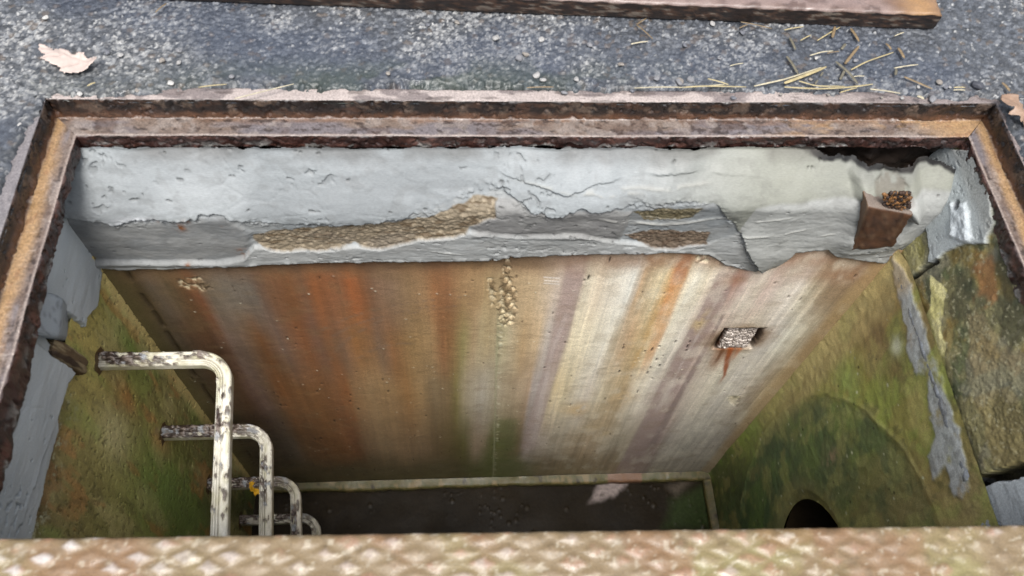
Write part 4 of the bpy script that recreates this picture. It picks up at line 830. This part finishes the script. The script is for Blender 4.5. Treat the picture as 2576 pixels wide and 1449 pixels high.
# ------------------------------------------------------------------ manhole steps on the left wall
def step(seed, zc, length, label):
    yb = .850; y1 = yb-.52; xo = -.532; r = .055
    root = empty('step_iron', (XL2, yb, zc), label, 'step', 'steps climbing the left wall')
    path = [(XL2-.01, yb)]
    nA = 60
    for t in np.linspace(0, 1, nA): path.append((XL2+(xo-r-XL2)*t, yb))
    for a in np.linspace(0, math.pi/2, 26)[1:]: path.append((xo-r+r*math.sin(a), yb-r+r*math.cos(a)))
    for t in np.linspace(0, 1, 110)[1:]: path.append((xo, yb-r+(y1+r-yb+r)*t))
    for a in np.linspace(0, math.pi/2, 26)[1:]: path.append((xo-r+r*math.cos(a), y1+r-r*math.sin(a)))
    for t in np.linspace(0, 1, nA)[1:]: path.append((xo-r+(XL2-.01-xo+r)*t, y1))
    P = np.array(path); T = np.gradient(P, axis=0); T /= np.linalg.norm(T, axis=1)[:, None]+1e-9
    Nn = np.stack([-T[:, 1], T[:, 0]], 1)                 # left of the path = outer side of the U is -Nn
    # channel section with three grooves on the inner half of the top
    w, h = .0172, .0135
    sec = []
    for k in np.linspace(0, 1, 34):                       # top from outer to inner
        a = -w+2*w*k; g = 0.
        for gc in (.60, .74, .88): g = max(g, 1-abs(k-gc)/.030)
        edge = max(0, abs(a)-w+.005)/.005
        sec.append((a, h-.005*max(0, g)-.005*edge**2-.0035*sm(.5, .56, k)))
    for k in np.linspace(0, 1, 9)[1:]: sec.append((w, h-.0085-(2*h-.0085)*k+.0))
    for k in np.linspace(0, 1, 9)[1:]: sec.append((w-2*w*k, -h))
    for k in np.linspace(0, 1, 9)[1:-1]: sec.append((-w, -h+(2*h-.005)*k))
    sec = np.array(sec); ns = len(sec)
    ln = np.concatenate([[0], np.cumsum(np.linalg.norm(np.diff(P, axis=0), axis=1))])
    Sg, Ag = np.meshgrid(ln, np.arange(ns), indexing='ij')
    a = sec[:, 0][None]; b = sec[:, 1][None]
    top = (np.arange(ns) < 34)[None]*1.
    kk = np.clip(np.arange(ns)/33., 0, 1)[None]+0*Sg
    U = Sg; V_ = a+0*Sg
    n1 = fbm(U*70, V_*110+seed, seed, 4); n2 = fbm(U*16, V_*16+seed*3, seed+3, 3); n3 = fbm(U*150, V_*200, seed+5, 3)
    arm = sm(.34, .20, U) ; rung = sm(.34, .37, U)*sm(.52, .44, U)
    dens = [.44, .26, .28, .30][seed % 4]
    mud = top*sm(dens+.10, dens+.16, n1*.55+n2*.45+.16*sm(.12, .02, U)-.12*sm(.56, .62, kk)*arm)*arm
    mud2 = sm(.40, .46, n1*.6+n2*.4)*rung*top*sm(.35, .42, kk)*sm(.95, .85, kk)
    mud = np.maximum(mud, mud2); mud = np.maximum(mud, top*sm(.62, .68, n1)*.8)
    lift = mud*(.002+.011*n3)
    X = P[:, 0][:, None]+Nn[:, 0][:, None]*(-a)*-1*-1+0*U; Y = P[:, 1][:, None]+Nn[:, 1][:, None]*(-a)*-1*-1+0*U
    X = X+.10*(yb-Y)*np.clip((X-XL2)/(xo-XL2), 0, 1)          # the rung is not quite square to the wall
    Z = zc+b+0*U+lift*top
    C = np.ones(X.shape+(3,))*S(208, 204, 190)
    mix(C, sm(.4, .7, n2)*.4, S(196, 190, 164)); mix(C, sm(.55, .7, fbm(U*30, V_*80, seed+8, 3))*.35, S(150, 146, 92))
    g = np.zeros(ns); 
    for gc in (.60, .74, .88): g = np.maximum(g, np.where(np.arange(ns) < 34, 1-np.abs(np.arange(ns)/33.-gc)/.03, 0))
    mix(C, np.clip(g, 0, 1)[None]*sm(.15, .4, n2)*.95+0*U, S(54, 48, 34))
    mix(C, (1-top)*sm(.3, .6, n2)*.5, S(132, 126, 84))
    mix(C, sm(.35, .6, n1)*.35, S(150, 142, 122)); mix(C, sm(.5, .62, fbm(U*45, V_*30, seed+14, 4))*.4*arm, S(128, 116, 100))
    mix(C, mud, S(58, 46, 40)); mix(C, mud*sm(.5, .62, n3), S(120, 108, 100)); mix(C, mud*sm(.60, .70, fbm(U*60, V_*60, seed+11))*.8, S(158, 162, 166))
    C *= .80
    grid('rung', np.stack([X, Y, Z], -1), C, M_STEP, root, closed_v=True)
    # rust bleeding plate where it enters the wall
    t = np.linspace(0, 2*math.pi, 28, endpoint=False)
    for yy in (yb, y1):
        Vv = [(XL2+.006, yy, zc)]
        for q in t:
            rr_ = .034*(1+.35*(float(fbm(np.array(q*2.), np.array(seed*1.), seed+20))-.5)); Vv.append((XL2+.0005, yy+rr_*math.cos(q), zc+rr_*.8*math.sin(q)))
        link('grout_collar', raw_mesh('grout_collar', Vv, [(0, 1+i, 1+(i+1) % 28) for i in range(28)], np.ones((29, 3))*S(84, 66, 42)), M_WALL, root)
    return root
step(44, -.516, .3, 'topmost white step iron with muddy top, nearest the frame')
step(45, -.990, .3, 'second step iron down the mossy wall, its arm caked in dark mud')
step(46, -1.474, .3, 'third step iron down, with a yellow leaf caught under its arm')
step(47, -1.935, .3, 'lowest visible step iron, small and close to the dark floor')

# ------------------------------------------------------------------ covers
def plate(name, x0, x1, y0, y1, ztop, thick, st, root, seed, colf, edge_amp=.004, pitch=(.067, .034), skew=0., hgt=.0024, fine=None):
    xs = np.linspace(x0, x1, int((x1-x0)/st)+1)
    ys = np.linspace(y0, y1, int((y1-y0)/st)+1)
    if fine: ys = np.sort(np.unique(np.concatenate([np.linspace(y0, fine[0], int((fine[0]-y0)/.008)), np.linspace(fine[0], y1, int((y1-fine[0])/fine[1]))])))
    X, Y = np.meshgrid(xs, ys, indexing='ij')
    yy = Y+skew*X
    a = X/pitch[0]; b = yy/pitch[1]
    # diamonds on a staggered lattice
    def cell(a, b):
        ia, ib = np.round(a), np.round(b); return np.abs(a-ia), np.abs(b-ib), h2(ia.astype(np.int64), ib.astype(np.int64), seed)
    u1, v1, i1 = cell(a, b); u2, v2, i2 = cell(a+.5, b+.5)
    d1, d2 = u1+v1, u2+v2
    d = np.minimum(d1, d2); idv = np.where(d1 < d2, i1, i2)
    d = d+.34*(fbm(X*45, Y*60, seed+1, 4)-.5)
    hh = sm(.44, .12, d)
    Z = ztop-hgt+hgt*hh*(.7+.5*idv)+.0012*(fbm(X*70, Y*70, seed+2, 3)-.5)
    C = colf(X, Y, hh, idv, d)
    # skirts
    ex = np.minimum(np.minimum(X-x0, x1-X), np.minimum(Y-y0, y1-Y))
    Z = Z-.004*sm(.005, .0, ex)
    top = np.stack([X, Y, Z], -1)
    V = [top.reshape(-1, 3)]; F = [grid_faces(*X.shape)]; Cc = [C.reshape(-1, 3)]; off = X.size
    idx = np.arange(X.size).reshape(X.shape)
    loop = np.concatenate([idx[:, 0], idx[-1, 1:], idx[::-1, -1][1:], idx[0, ::-1][1:-1]])
    ring = top.reshape(-1, 3)[loop]; m = len(loop); nl = 14
    cen = np.array([(x0+x1)/2, (y0+y1)/2]); rows = []; cols = []
    for k in range(1, nl+1):
        f = k/nl; R = ring.copy(); R[:, 2] = ring[:, 2]*(1-f)+(ztop-thick)*f
        nx = fbm(R[:, 0]*60+R[:, 1]*60, R[:, 2]*140, seed+4, 4)-.5
        dirn = np.stack([np.where(R[:, 0] <= x0+1e-4, -1., np.where(R[:, 0] >= x1-1e-4, 1., 0)), np.where(R[:, 1] <= y0+1e-4, -1., np.where(R[:, 1] >= y1-1e-4, 1., 0))], 1)
        R[:, :2] += dirn*(edge_amp*nx)[:, None]
        rows.append(R); cc = np.ones((m, 3))*S(50, 36, 30); kx = fbm(R[:, 0]*40+R[:, 1]*40, R[:, 2]*160, seed+5, 4)
        mix(cc, sm(.45, .6, kx), S(92, 66, 50)); mix(cc, sm(.58, .68, fbm(R[:, 0]*90+R[:, 1]*90, R[:, 2]*240, seed+6, 3)), S(30, 24, 22)); mix(cc, sm(.64, .7, kx)*.8, S(150, 138, 126)); mix(cc, sm(.55, .9, f)*np.ones(m)*.35, S(36, 30, 26))
        cols.append(cc*.36)
    V += rows; Cc += cols
    full = np.concatenate([[loop], [off+m*k+np.arange(m) for k in range(nl)]], 0)
    nxt = np.roll(full, -1, 1)
    F.append(np.stack([full[:-1], full[1:], nxt[1:], nxt[:-1]], -1).reshape(-1, 4))
    last = full[-1]
    me = raw_mesh(name, np.concatenate(V), np.concatenate(F), np.concatenate(Cc))
    # underside
    o = link(name, me, M_PLATE, root)
    b = [(x0+.004, y0+.004, ztop-thick+.001), (x1-.004, y0+.004, ztop-thick+.001), (x1-.004, y1-.004, ztop-thick+.001), (x0+.004, y1-.004, ztop-thick+.001)]
    link('underside', raw_mesh('underside', b, [(0, 3, 2, 1)], np.ones((4, 3))*S(60, 44, 36), False), M_RUST, root)
    return o
def col_near(X, Y, hh, idv, d):
    C = np.ones(X.shape+(3,))*S(150, 128, 94)
    n = fbm(X*8, Y*8, 1401, 4); lft = sm(-.2, -.6, X)
    mix(C, sm(.42, .6, n), S(156, 138, 96)); mix(C, sm(.5, .66, fbm(X*12+3, Y*14, 1402, 4))*sm(-.3, .4, X)*.8, S(158, 148, 96)); mix(C, sm(.52, .68, fbm(X*10+9, Y*12, 1403))*.6, S(150, 108, 72))
    tip = sm(.30, .08, d)
    mix(C, tip*.28, S(184, 160, 136)); mix(C, tip*(idv > .84)*.5, S(214, 198, 190)); mix(C, tip*(idv > .62)*lft*.7, S(232, 226, 222))  # paler tips, plus white highlights painted on at the left
    sp = sm(.40, .2, d)*(h2(np.round(idv*1e5).astype(np.int64), np.zeros(X.shape, np.int64), 3) > .62)*sm(.45, .62, fbm(X*45, Y*45, 1405, 3)); mix(C, sp*.5, S(182, 134, 108))
    mix(C, sm(.66, .74, fbm(X*110, Y*110, 1406, 3))*.5, S(226, 214, 190)); mix(C, sm(.60, .72, fbm(X*60, Y*60, 1407, 4))*.35, S(104, 84, 52))
    C *= .42
    return C
near = empty('checker_plate_cover', (.19, -.15, 0), 'rusty raised diamond steel cover still closed across the near half of the pit', 'cover')
ang = math.atan2(.285-.316, .895+.661)
plate('cover_plate', XL0+.012, XR0-.012, -.60, .3015, .002, .042, .0042, near, 1400, col_near, fine=(.17, .0028))
near.rotation_euler.z = ang*1.0
def col_far(X, Y, hh, idv, d):
    C = np.ones(X.shape+(3,))*S(140, 112, 100); n = fbm(X*9, Y*9, 1501, 4)
    mix(C, sm(.42, .6, n), S(172, 148, 140)); mix(C, sm(.55, .68, fbm(X*40, Y*40, 1502, 4))*.6, S(92, 66, 56)); mix(C, np.exp(-((X-1.05)/.05)**2)*.8, S(206, 158, 100))
    C *= .36
    return C
lift = empty('lifted_cover', (1.095, 1.392, .010), 'rusty steel cover leaf lifted off and lying on the asphalt behind the frame', 'cover')
o = plate('cover_plate', 1.095-1.94, 1.095, 1.392, 1.392+.90, .056, .044, .006, lift, 1500, col_far, edge_amp=.0035)
lift.rotation_euler.z = math.atan2(1.399-1.467, 1.095+.645)*.95
# bearer bars under the lifted leaf
for xx in (-.6, .9):
    bm = bmesh.new(); bmesh.ops.create_cube(bm, size=1)
    for v in bm.verts: v.co = Vector((xx+v.co.x*.05, 1.86+v.co.y*.8, .0065+v.co.z*.010))
    bmesh.ops.bevel(bm, geom=bm.edges[:], offset=.002, segments=1)
    me = bpy.data.meshes.new('bearer_bar'); bm.to_mesh(me); bm.free()
    ca = me.color_attributes.new('Col', 'FLOAT_COLOR', 'POINT'); ca.data.foreach_set('color', np.tile([.05, .03, .02, 1], len(me.vertices)).astype(np.float32))
    link('bearer_bar', me, M_RUST, lift)

# ------------------------------------------------------------------ leaves
def leaf(name, outline, veins, cen, size, rot, colr, label, curl, parent=None, tilt=(0, 0), seed=0):
    """outline in polar steps around the leaf base, filled as a curled thin sheet with thickness"""
    n = 46; g = np.linspace(-1, 1, n); A, B = np.meshgrid(g, g, indexing='ij')
    s = inpoly(A, B, outline); keep = (s[:-1, :-1]+s[1:, 1:]+s[1:, :-1]+s[:-1, 1:]) > -.03
    # pull border vertices to the outline for a clean edge
    Zc = curl*(A**2*.6+.5*B*A+.35*np.sin(A*4+seed)*np.cos(B*3.)+.25*(fbm(A*4, B*4, seed)-.5))
    vein = np.zeros_like(A)
    for (p, q) in veins:
        e = np.array(q)-np.array(p); t = np.clip(((A-p[0])*e[0]+(B-p[1])*e[1])/(e@e), 0, 1); vein = np.maximum(vein, np.exp(-(np.hypot(A-p[0]-t*e[0], B-p[1]-t*e[1])/.035)**2))
    Zc = Zc-.03*vein*(1 if curl > 0 else 0)
    C = np.ones(A.shape+(3,))*colr; mix(C, vein*.5, np.array(colr)*.65); mix(C, sm(.55, .7, fbm(A*7, B*7, seed+4))*.4, np.array(colr)*.7)
    P = np.stack([A*size, B*size, Zc*size], -1)
    Rm = np.array(Matrix.Rotation(rot, 3, 'Z') @ Matrix.Rotation(tilt[0], 3, 'X') @ Matrix.Rotation(tilt[1], 3, 'Y'))
    P = P@Rm.T
    o = grid(name, P, C, M_LEAF, None, keep); o.location = cen
    md = o.modifiers.new('thick', 'SOLIDIFY'); md.thickness = .0008
    return tag(o, label, 'leaf')
mo_ = ((285, 375), (350, 395), (400, 415), (430, 385), (490, 400), (540, 430), (570, 395), (600, 400), (640, 440), (690, 445), (745, 465), (700, 490), (640, 540), (540, 560), (500, 555), (510, 530), (430, 520), (340, 490), (380, 465), (330, 445), (290, 410))
maple = [((x_-515)/245, -(y_-468)/245*1.30) for x_, y_ in mo_]
vv = [((.9, .02), (-.85, .35)), ((.3, .0), (.3, .35)), ((.3, 0), (-.1, -.4)), ((-.2, .1), (-.4, .4)), ((-.2, .1), (-.6, -.1))]
c = at(174, 160, 2, .012)
leaf('maple_leaf', maple, vv, (c[0], c[1], .022), .068, -.12, S(226, 206, 196, .46), 'pale pinkish dry maple leaf lying alone on the asphalt left of the lifted cover', .30, seed=3)
oak = [(-.06, -1), (.06, -1), (.15, -.5), (.5, -.4), (.3, -.1), (.6, .1), (.3, .3), (.45, .6), (.1, .95), (-.2, .8), (-.4, .5), (-.25, .2), (-.6, .1), (-.3, -.2), (-.45, -.45), (-.12, -.5)]
c = at(2552, 290, 2, .012)
leaf('crumpled_leaf', oak, [((0, -.9), (0, .8))], (c[0], c[1], .024), .05, .5, S(168, 138, 116, .5), 'crumpled tan brown leaf on the asphalt at the right corner of the frame', .7, tilt=(.3, .2), seed=8)
c = at(640, 1226, 0, -.60)
leaf('yellow_leaf', oak, [((0, -.9), (0, .8))], (-.655, .833, -1.478), .045, 1.4, S(206, 158, 40), 'yellow fallen leaf caught under the arm of the third step', .5, tilt=(.9, .0), seed=12)

# ------------------------------------------------------------------ straw blades
def straw(pts, width, col, label, group, zz=.016, flat=True):
    Q = [np.array(at(u, v, 2, zz)) for u, v in pts]
    n = 14; t = np.linspace(0, len(Q)-1, n); P = np.array([[np.interp(k, range(len(Q)), [q[i] for q in Q]) for i in range(3)] for k in t])
    if len(Q) > 2:
        for _ in range(3): P[1:-1] = .25*P[:-2]+.5*P[1:-1]+.25*P[2:]
    T = np.gradient(P, axis=0); T /= np.linalg.norm(T, axis=1)[:, None]; Sd = np.stack([-T[:, 1], T[:, 0], 0*T[:, 0]], 1)
    P[:, 2] += .0012*np.sin(np.linspace(0, math.pi, n))+random.uniform(-.001, .002)
    if width > .0046: width *= 1.2
    th = .0007 if flat else width*.45
    taper = np.interp(np.linspace(0, 1, n), [0, .12, .85, 1], [.7, 1, .95, .45])[:, None]
    prof = [(-1, 0), (-.6, 1), (.6, 1), (1, 0), (.6, -1), (-.6, -1)]
    G = np.stack([P+Sd*a*width*.54*taper+np.array([0, 0, b*th]) for a, b in prof], 1)
    cc = np.ones(G.shape)*col; cc *= (.8+.4*rng.random((n, 1, 1)))
    cen = P.mean(0); o = grid('straw_blade', G-cen, cc, M_STRAW, None, closed_v=True); o.location = cen
    return tag(o, label, 'straw', group)
k4 = lambda x, y: (1973+.2342*x, 47.4+.2342*y)
k3 = lambda x, y: (1708+.3377*x, .3377*y); k1 = lambda x, y: (.3377*x, .3377*y); k2 = lambda x, y: (852.4+.3377*x, .3377*y)
YEL, PAL, GRY, TAN = S(196, 180, 136, .46), S(204, 194, 166, .48), S(130, 124, 106, .40), S(152, 130, 98, .42)
STR = [  # map, points, width, colour, label
 (k4, [(0, 690), (220, 612), (450, 515)], .0062, YEL, 'thick yellow bundle of straw slanting up from the frame edge'),
 (k3, [(560, 640), (800, 590), (1060, 500)], .0040, PAL, 'pale straw lying along the thick yellow straw bundle'),
 (k4, [(0, 735), (380, 762), (700, 742), (950, 705)], .0042, YEL, 'longest yellow straw, bowed along the top lip of the frame'),
 (k4, [(160, 665), (340, 725), (650, 722)], .0036, YEL, 'bent straw crossing above the longest bowed straw'),
 (k4, [(715, 550), (880, 465), (1170, 362)], .0034, YEL, 'slender yellow straw slanting upward in the middle of the asphalt strip'),
 (k4, [(555, 460), (690, 580), (790, 700)], .0058, GRY, 'broad grey straw blade bending down to the frame lip'),
 (k4, [(30, 400), (90, 490), (150, 590)], .0056, GRY, 'broad dull straw blade ending at the thick yellow bundle'),
 (k4, [(650, 485), (800, 295)], .0054, TAN, 'broad tan straw blade standing above the broad grey bent one'),
 (k4, [(715, 100), (805, 240)], .0056, TAN, 'broad tan straw blade emerging from under the lifted cover'),
 (k4, [(515, 200), (545, 85)], .0056, TAN, 'short broad straw stub touching the edge of the lifted cover'),
 (k4, [(355, 230), (600, 85)], .0032, YEL, 'thin yellow straw leaning against the short broad stub by the cover'),
 (k4, [(1290, 620), (1440, 690), (1590, 750)], .0048, TAN, 'tan straw sloping down to the pale pebbles at the frame corner'),
 (k4, [(1180, 530), (1435, 492)], .0034, PAL, 'short white straw lying level right of the slender upward one'),
 (k4, [(920, 760), (1240, 805)], .0036, PAL, 'pale straw lying flat on the steel top lip of the frame'),
 (k4, [(1225, 310), (1290, 420)], .0060, TAN, 'short broad straw right of all others below the lifted cover corner'),
 (k3, [(215, 585), (370, 630)], .0034, YEL, 'upper straw of the small bunch left of the thick bundle'),
 (k3, [(0, 655), (200, 645), (500, 650)], .0036, YEL, 'long level straw of the small bunch left of the thick bundle'),
 (k1, [(1750, 740), (1960, 690), (2190, 630)], .0028, PAL, 'thin straw crossing the frame lip below the lifted cover, left half'),
 (k1, [(1480, 652), (1690, 630)], .0030, YEL, 'thin yellow straw on the asphalt edge left of the crossing one'),
]
SHORT = [(k4, [(0, 120), (205, 85)], .003, YEL), (k4, [(170, 240), (285, 180)], .003, YEL), (k4, [(615, 325), (660, 265)], .005, GRY), (k4, [(270, 400), (400, 365), (520, 350)], .003, PAL), (k4, [(460, 370), (590, 350)], .0026, TAN),
 (k4, [(600, 650), (650, 550)], .005, GRY), (k4, [(1195, 600), (1205, 535)], .005, GRY), (k4, [(1185, 185), (1285, 145)], .003, PAL), (k4, [(1090, 270), (1145, 335)], .005, TAN), (k4, [(600, 790), (780, 740)], .003, YEL),
 (k4, [(1820, 740), (1940, 740)], .003, YEL), (k4, [(1815, 768), (1940, 770)], .003, PAL), (k4, [(1430, 830), (1500, 860)], .006, PAL), (k4, [(330, 700), (360, 660)], .004, GRY), (k4, [(390, 610), (420, 570)], .004, GRY), (k4, [(745, 618), (860, 612)], .0026, PAL),
 (k4, [(60, 200), (120, 330)], .005, GRY), (k4, [(2340, 690), (2420, 780)], .006, TAN), (k3, [(200, 645), (340, 630)], .003, PAL), (k3, [(380, 490), (480, 470)], .0024, PAL), (k3, [(460, 165), (690, 215)], .0032, TAN), (k3, [(450, 210), (510, 185)], .003, TAN),
 (k1, [(650, 640), (710, 615)], .004, YEL), (k1, [(1160, 95), (1240, 30)], .003, TAN), (k2, [(2220, 185), (2290, 140)], .003, TAN), (k2, [(2220, 185), (2340, 290)], .0028, TAN), (k2, [(2175, 330), (2300, 310)], .0036, PAL), (k2, [(1400, 655), (1600, 650)], .003, TAN), (k2, [(2200, 660), (2380, 655), (2571, 655)], .0028, PAL)]
for f, p, w, c, lab in STR: straw([f(*q) for q in p], w, c, lab, 'straw scattered by the frame')
for f, p, w, c in SHORT: straw([f(*q) for q in p], w, c, 'small stray scrap of dry straw scattered on the asphalt strip', 'short straw scraps on the asphalt')

# ------------------------------------------------------------------ loose pebbles
def pebble(cen, r, col, seed, label, group):
    bm = bmesh.new(); bmesh.ops.create_icosphere(bm, subdivisions=3, radius=1); rr = random.Random(seed)
    q = [Vector((rr.uniform(-1, 1), rr.uniform(-1, 1), rr.uniform(-1, 1))).normalized() for _ in range(9)]; o = [rr.uniform(.5, .9) for _ in q]
    for v in bm.verts:
        d = v.co.normalized(); s = min([1.]+[oo/max(.05, d.dot(n)) for n, oo in zip(q, o)]); v.co = Vector((d.x*s*r*1.2, d.y*s*r, d.z*s*r*.6))
    me = bpy.data.meshes.new('pebble'); bm.to_mesh(me); bm.free()
    for p in me.polygons: p.use_smooth = True
    ca = me.color_attributes.new('Col', 'FLOAT_COLOR', 'POINT'); ca.data.foreach_set('color', np.tile([*col, 1], len(me.vertices)).astype(np.float32))
    ob = link('pebble', me, M_STONE); ob.location = cen; ob.rotation_euler.z = rr.uniform(0, 6); return tag(ob, label, 'pebble', group)
PEB = [(k4, 1660, 690, .011), (k4, 1600, 850, .013), (k4, 1730, 745, .009), (k4, 1775, 740, .006), (k4, 1435, 735, .006), (k4, 2060, 720, .018), (k4, 275, 655, .007), (k4, 350, 755, .007), (k4, 765, 455, .008), (k4, 340, 425, .008), (k4, 1060, 825, .005), (k4, 480, 800, .006), (k4, 1275, 835, .007),
 (k3, 250, 180, .011), (k3, 470, 245, .010), (k3, 40, 340, .009), (k3, 0, 620, .012), (k3, 85, 600, .011), (k3, 300, 440, .006), (k3, 410, 720, .009), (k3, 765, 690, .006), (k2, 665, 190, .009), (k2, 880, 172, .008), (k2, 1470, 565, .012), (k2, 1520, 600, .009), (k2, 1345, 440, .012), (k2, 1390, 410, .010), (k2, 1170, 290, .012), (k2, 1510, 300, .010), (k2, 1680, 680, .010), (k2, 2185, 665, .008), (k2, 2540, 610, .012), (k2, 2365, 590, .010), (k2, 2100, 485, .009), (k2, 1870, 340, .009), (k2, 1770, 595, .009), (k2, 370, 555, .008),
 (k1, 1335, 380, .009), (k1, 1270, 625, .010), (k1, 800, 395, .010), (k1, 900, 415, .008), (k1, 1210, 455, .009), (k1, 1330, 470, .008), (k1, 140, 925, .010), (k1, 1730, 575, .008), (k1, 340, 135, .009), (k1, 590, 690, .009), (k1, 1020, 660, .008)]
for i, (f, a, b, r) in enumerate(PEB):
    p = at(*f(a, b), 2, .010); lip_ = p[1] < YF0+.03
    col = random.choice([S(176, 174, 172, .5), S(196, 194, 190, .55), S(150, 150, 154, .42), S(166, 158, 150, .42), S(128, 130, 138, .42)])
    dark = i == 5
    lab = 'loose pale pebble lying on the weathered asphalt strip' if not lip_ else 'small pebble resting on the steel top lip of the frame'
    grp = 'pale pebbles on the asphalt' if not lip_ else 'pebbles on the frame lip'
    if dark: lab, grp, col = 'big dark grey lump of asphalt at the right corner of the frame', None, S(70, 72, 80, .6)
    if i == 1: lab, grp = 'large white pebble on the frame lip near its right corner', None
    pebble((p[0], p[1], (.004 if lip_ else .010)+r*.25), r*.68, col, 900+i, lab, grp)

# ------------------------------------------------------------------ light, sky, camera
w = bpy.data.worlds.new('World'); scene.world = w; w.use_nodes = True
nt = w.node_tree; bg = nt.nodes['Background']
sky = nt.nodes.new('ShaderNodeTexSky'); sky.sky_type = 'NISHITA'; sky.sun_disc = False
EL, AZM = math.radians(68), math.radians(180)            # sun high behind the camera
sky.sun_elevation = EL; sky.sun_rotation = AZM; sky.air_density = 1.2; sky.dust_density = 4.; sky.ozone_density = 1.
hs = nt.nodes.new('ShaderNodeHueSaturation'); hs.inputs['Saturation'].default_value = .38      # overcast: the sky is nearly white
nt.links.new(sky.outputs['Color'], hs.inputs['Color']); nt.links.new(hs.outputs['Color'], bg.inputs['Color']); bg.inputs['Strength'].default_value = .085
sd = bpy.data.lights.new('sun', 'SUN'); sd.energy = 1.5; sd.angle = math.radians(22); sd.color = (1, .975, .94)
so = bpy.data.objects.new('sun', sd); COL.objects.link(so)
dirv = Vector((math.sin(AZM)*math.cos(EL), math.cos(AZM)*math.cos(EL), math.sin(EL)))
so.rotation_euler = dirv.to_track_quat('Z', 'Y').to_euler(); so.location = dirv*20

cd = bpy.data.cameras.new('camera'); co = bpy.data.objects.new('camera', cd); COL.objects.link(co)
cd.sensor_width = 36; cd.lens = 36*FL/2576; cd.clip_start = .02; cd.clip_end = 1000
co.matrix_world = Matrix(((CR[0], CU[0], -CF[0], 0), (CR[1], CU[1], -CF[1], 0), (CR[2], CU[2], -CF[2], CAM_H), (0, 0, 0, 1)))
cd.dof.use_dof = True; cd.dof.focus_distance = 2.2; cd.dof.aperture_fstop = 3.4
scene.camera = co
scene.view_settings.view_transform = 'Standard'; scene.view_settings.look = 'None'
scene.view_settings.exposure = 1.75; scene.view_settings.gamma = 1
scene.cycles.max_bounces = 10; scene.cycles.diffuse_bounces = 6
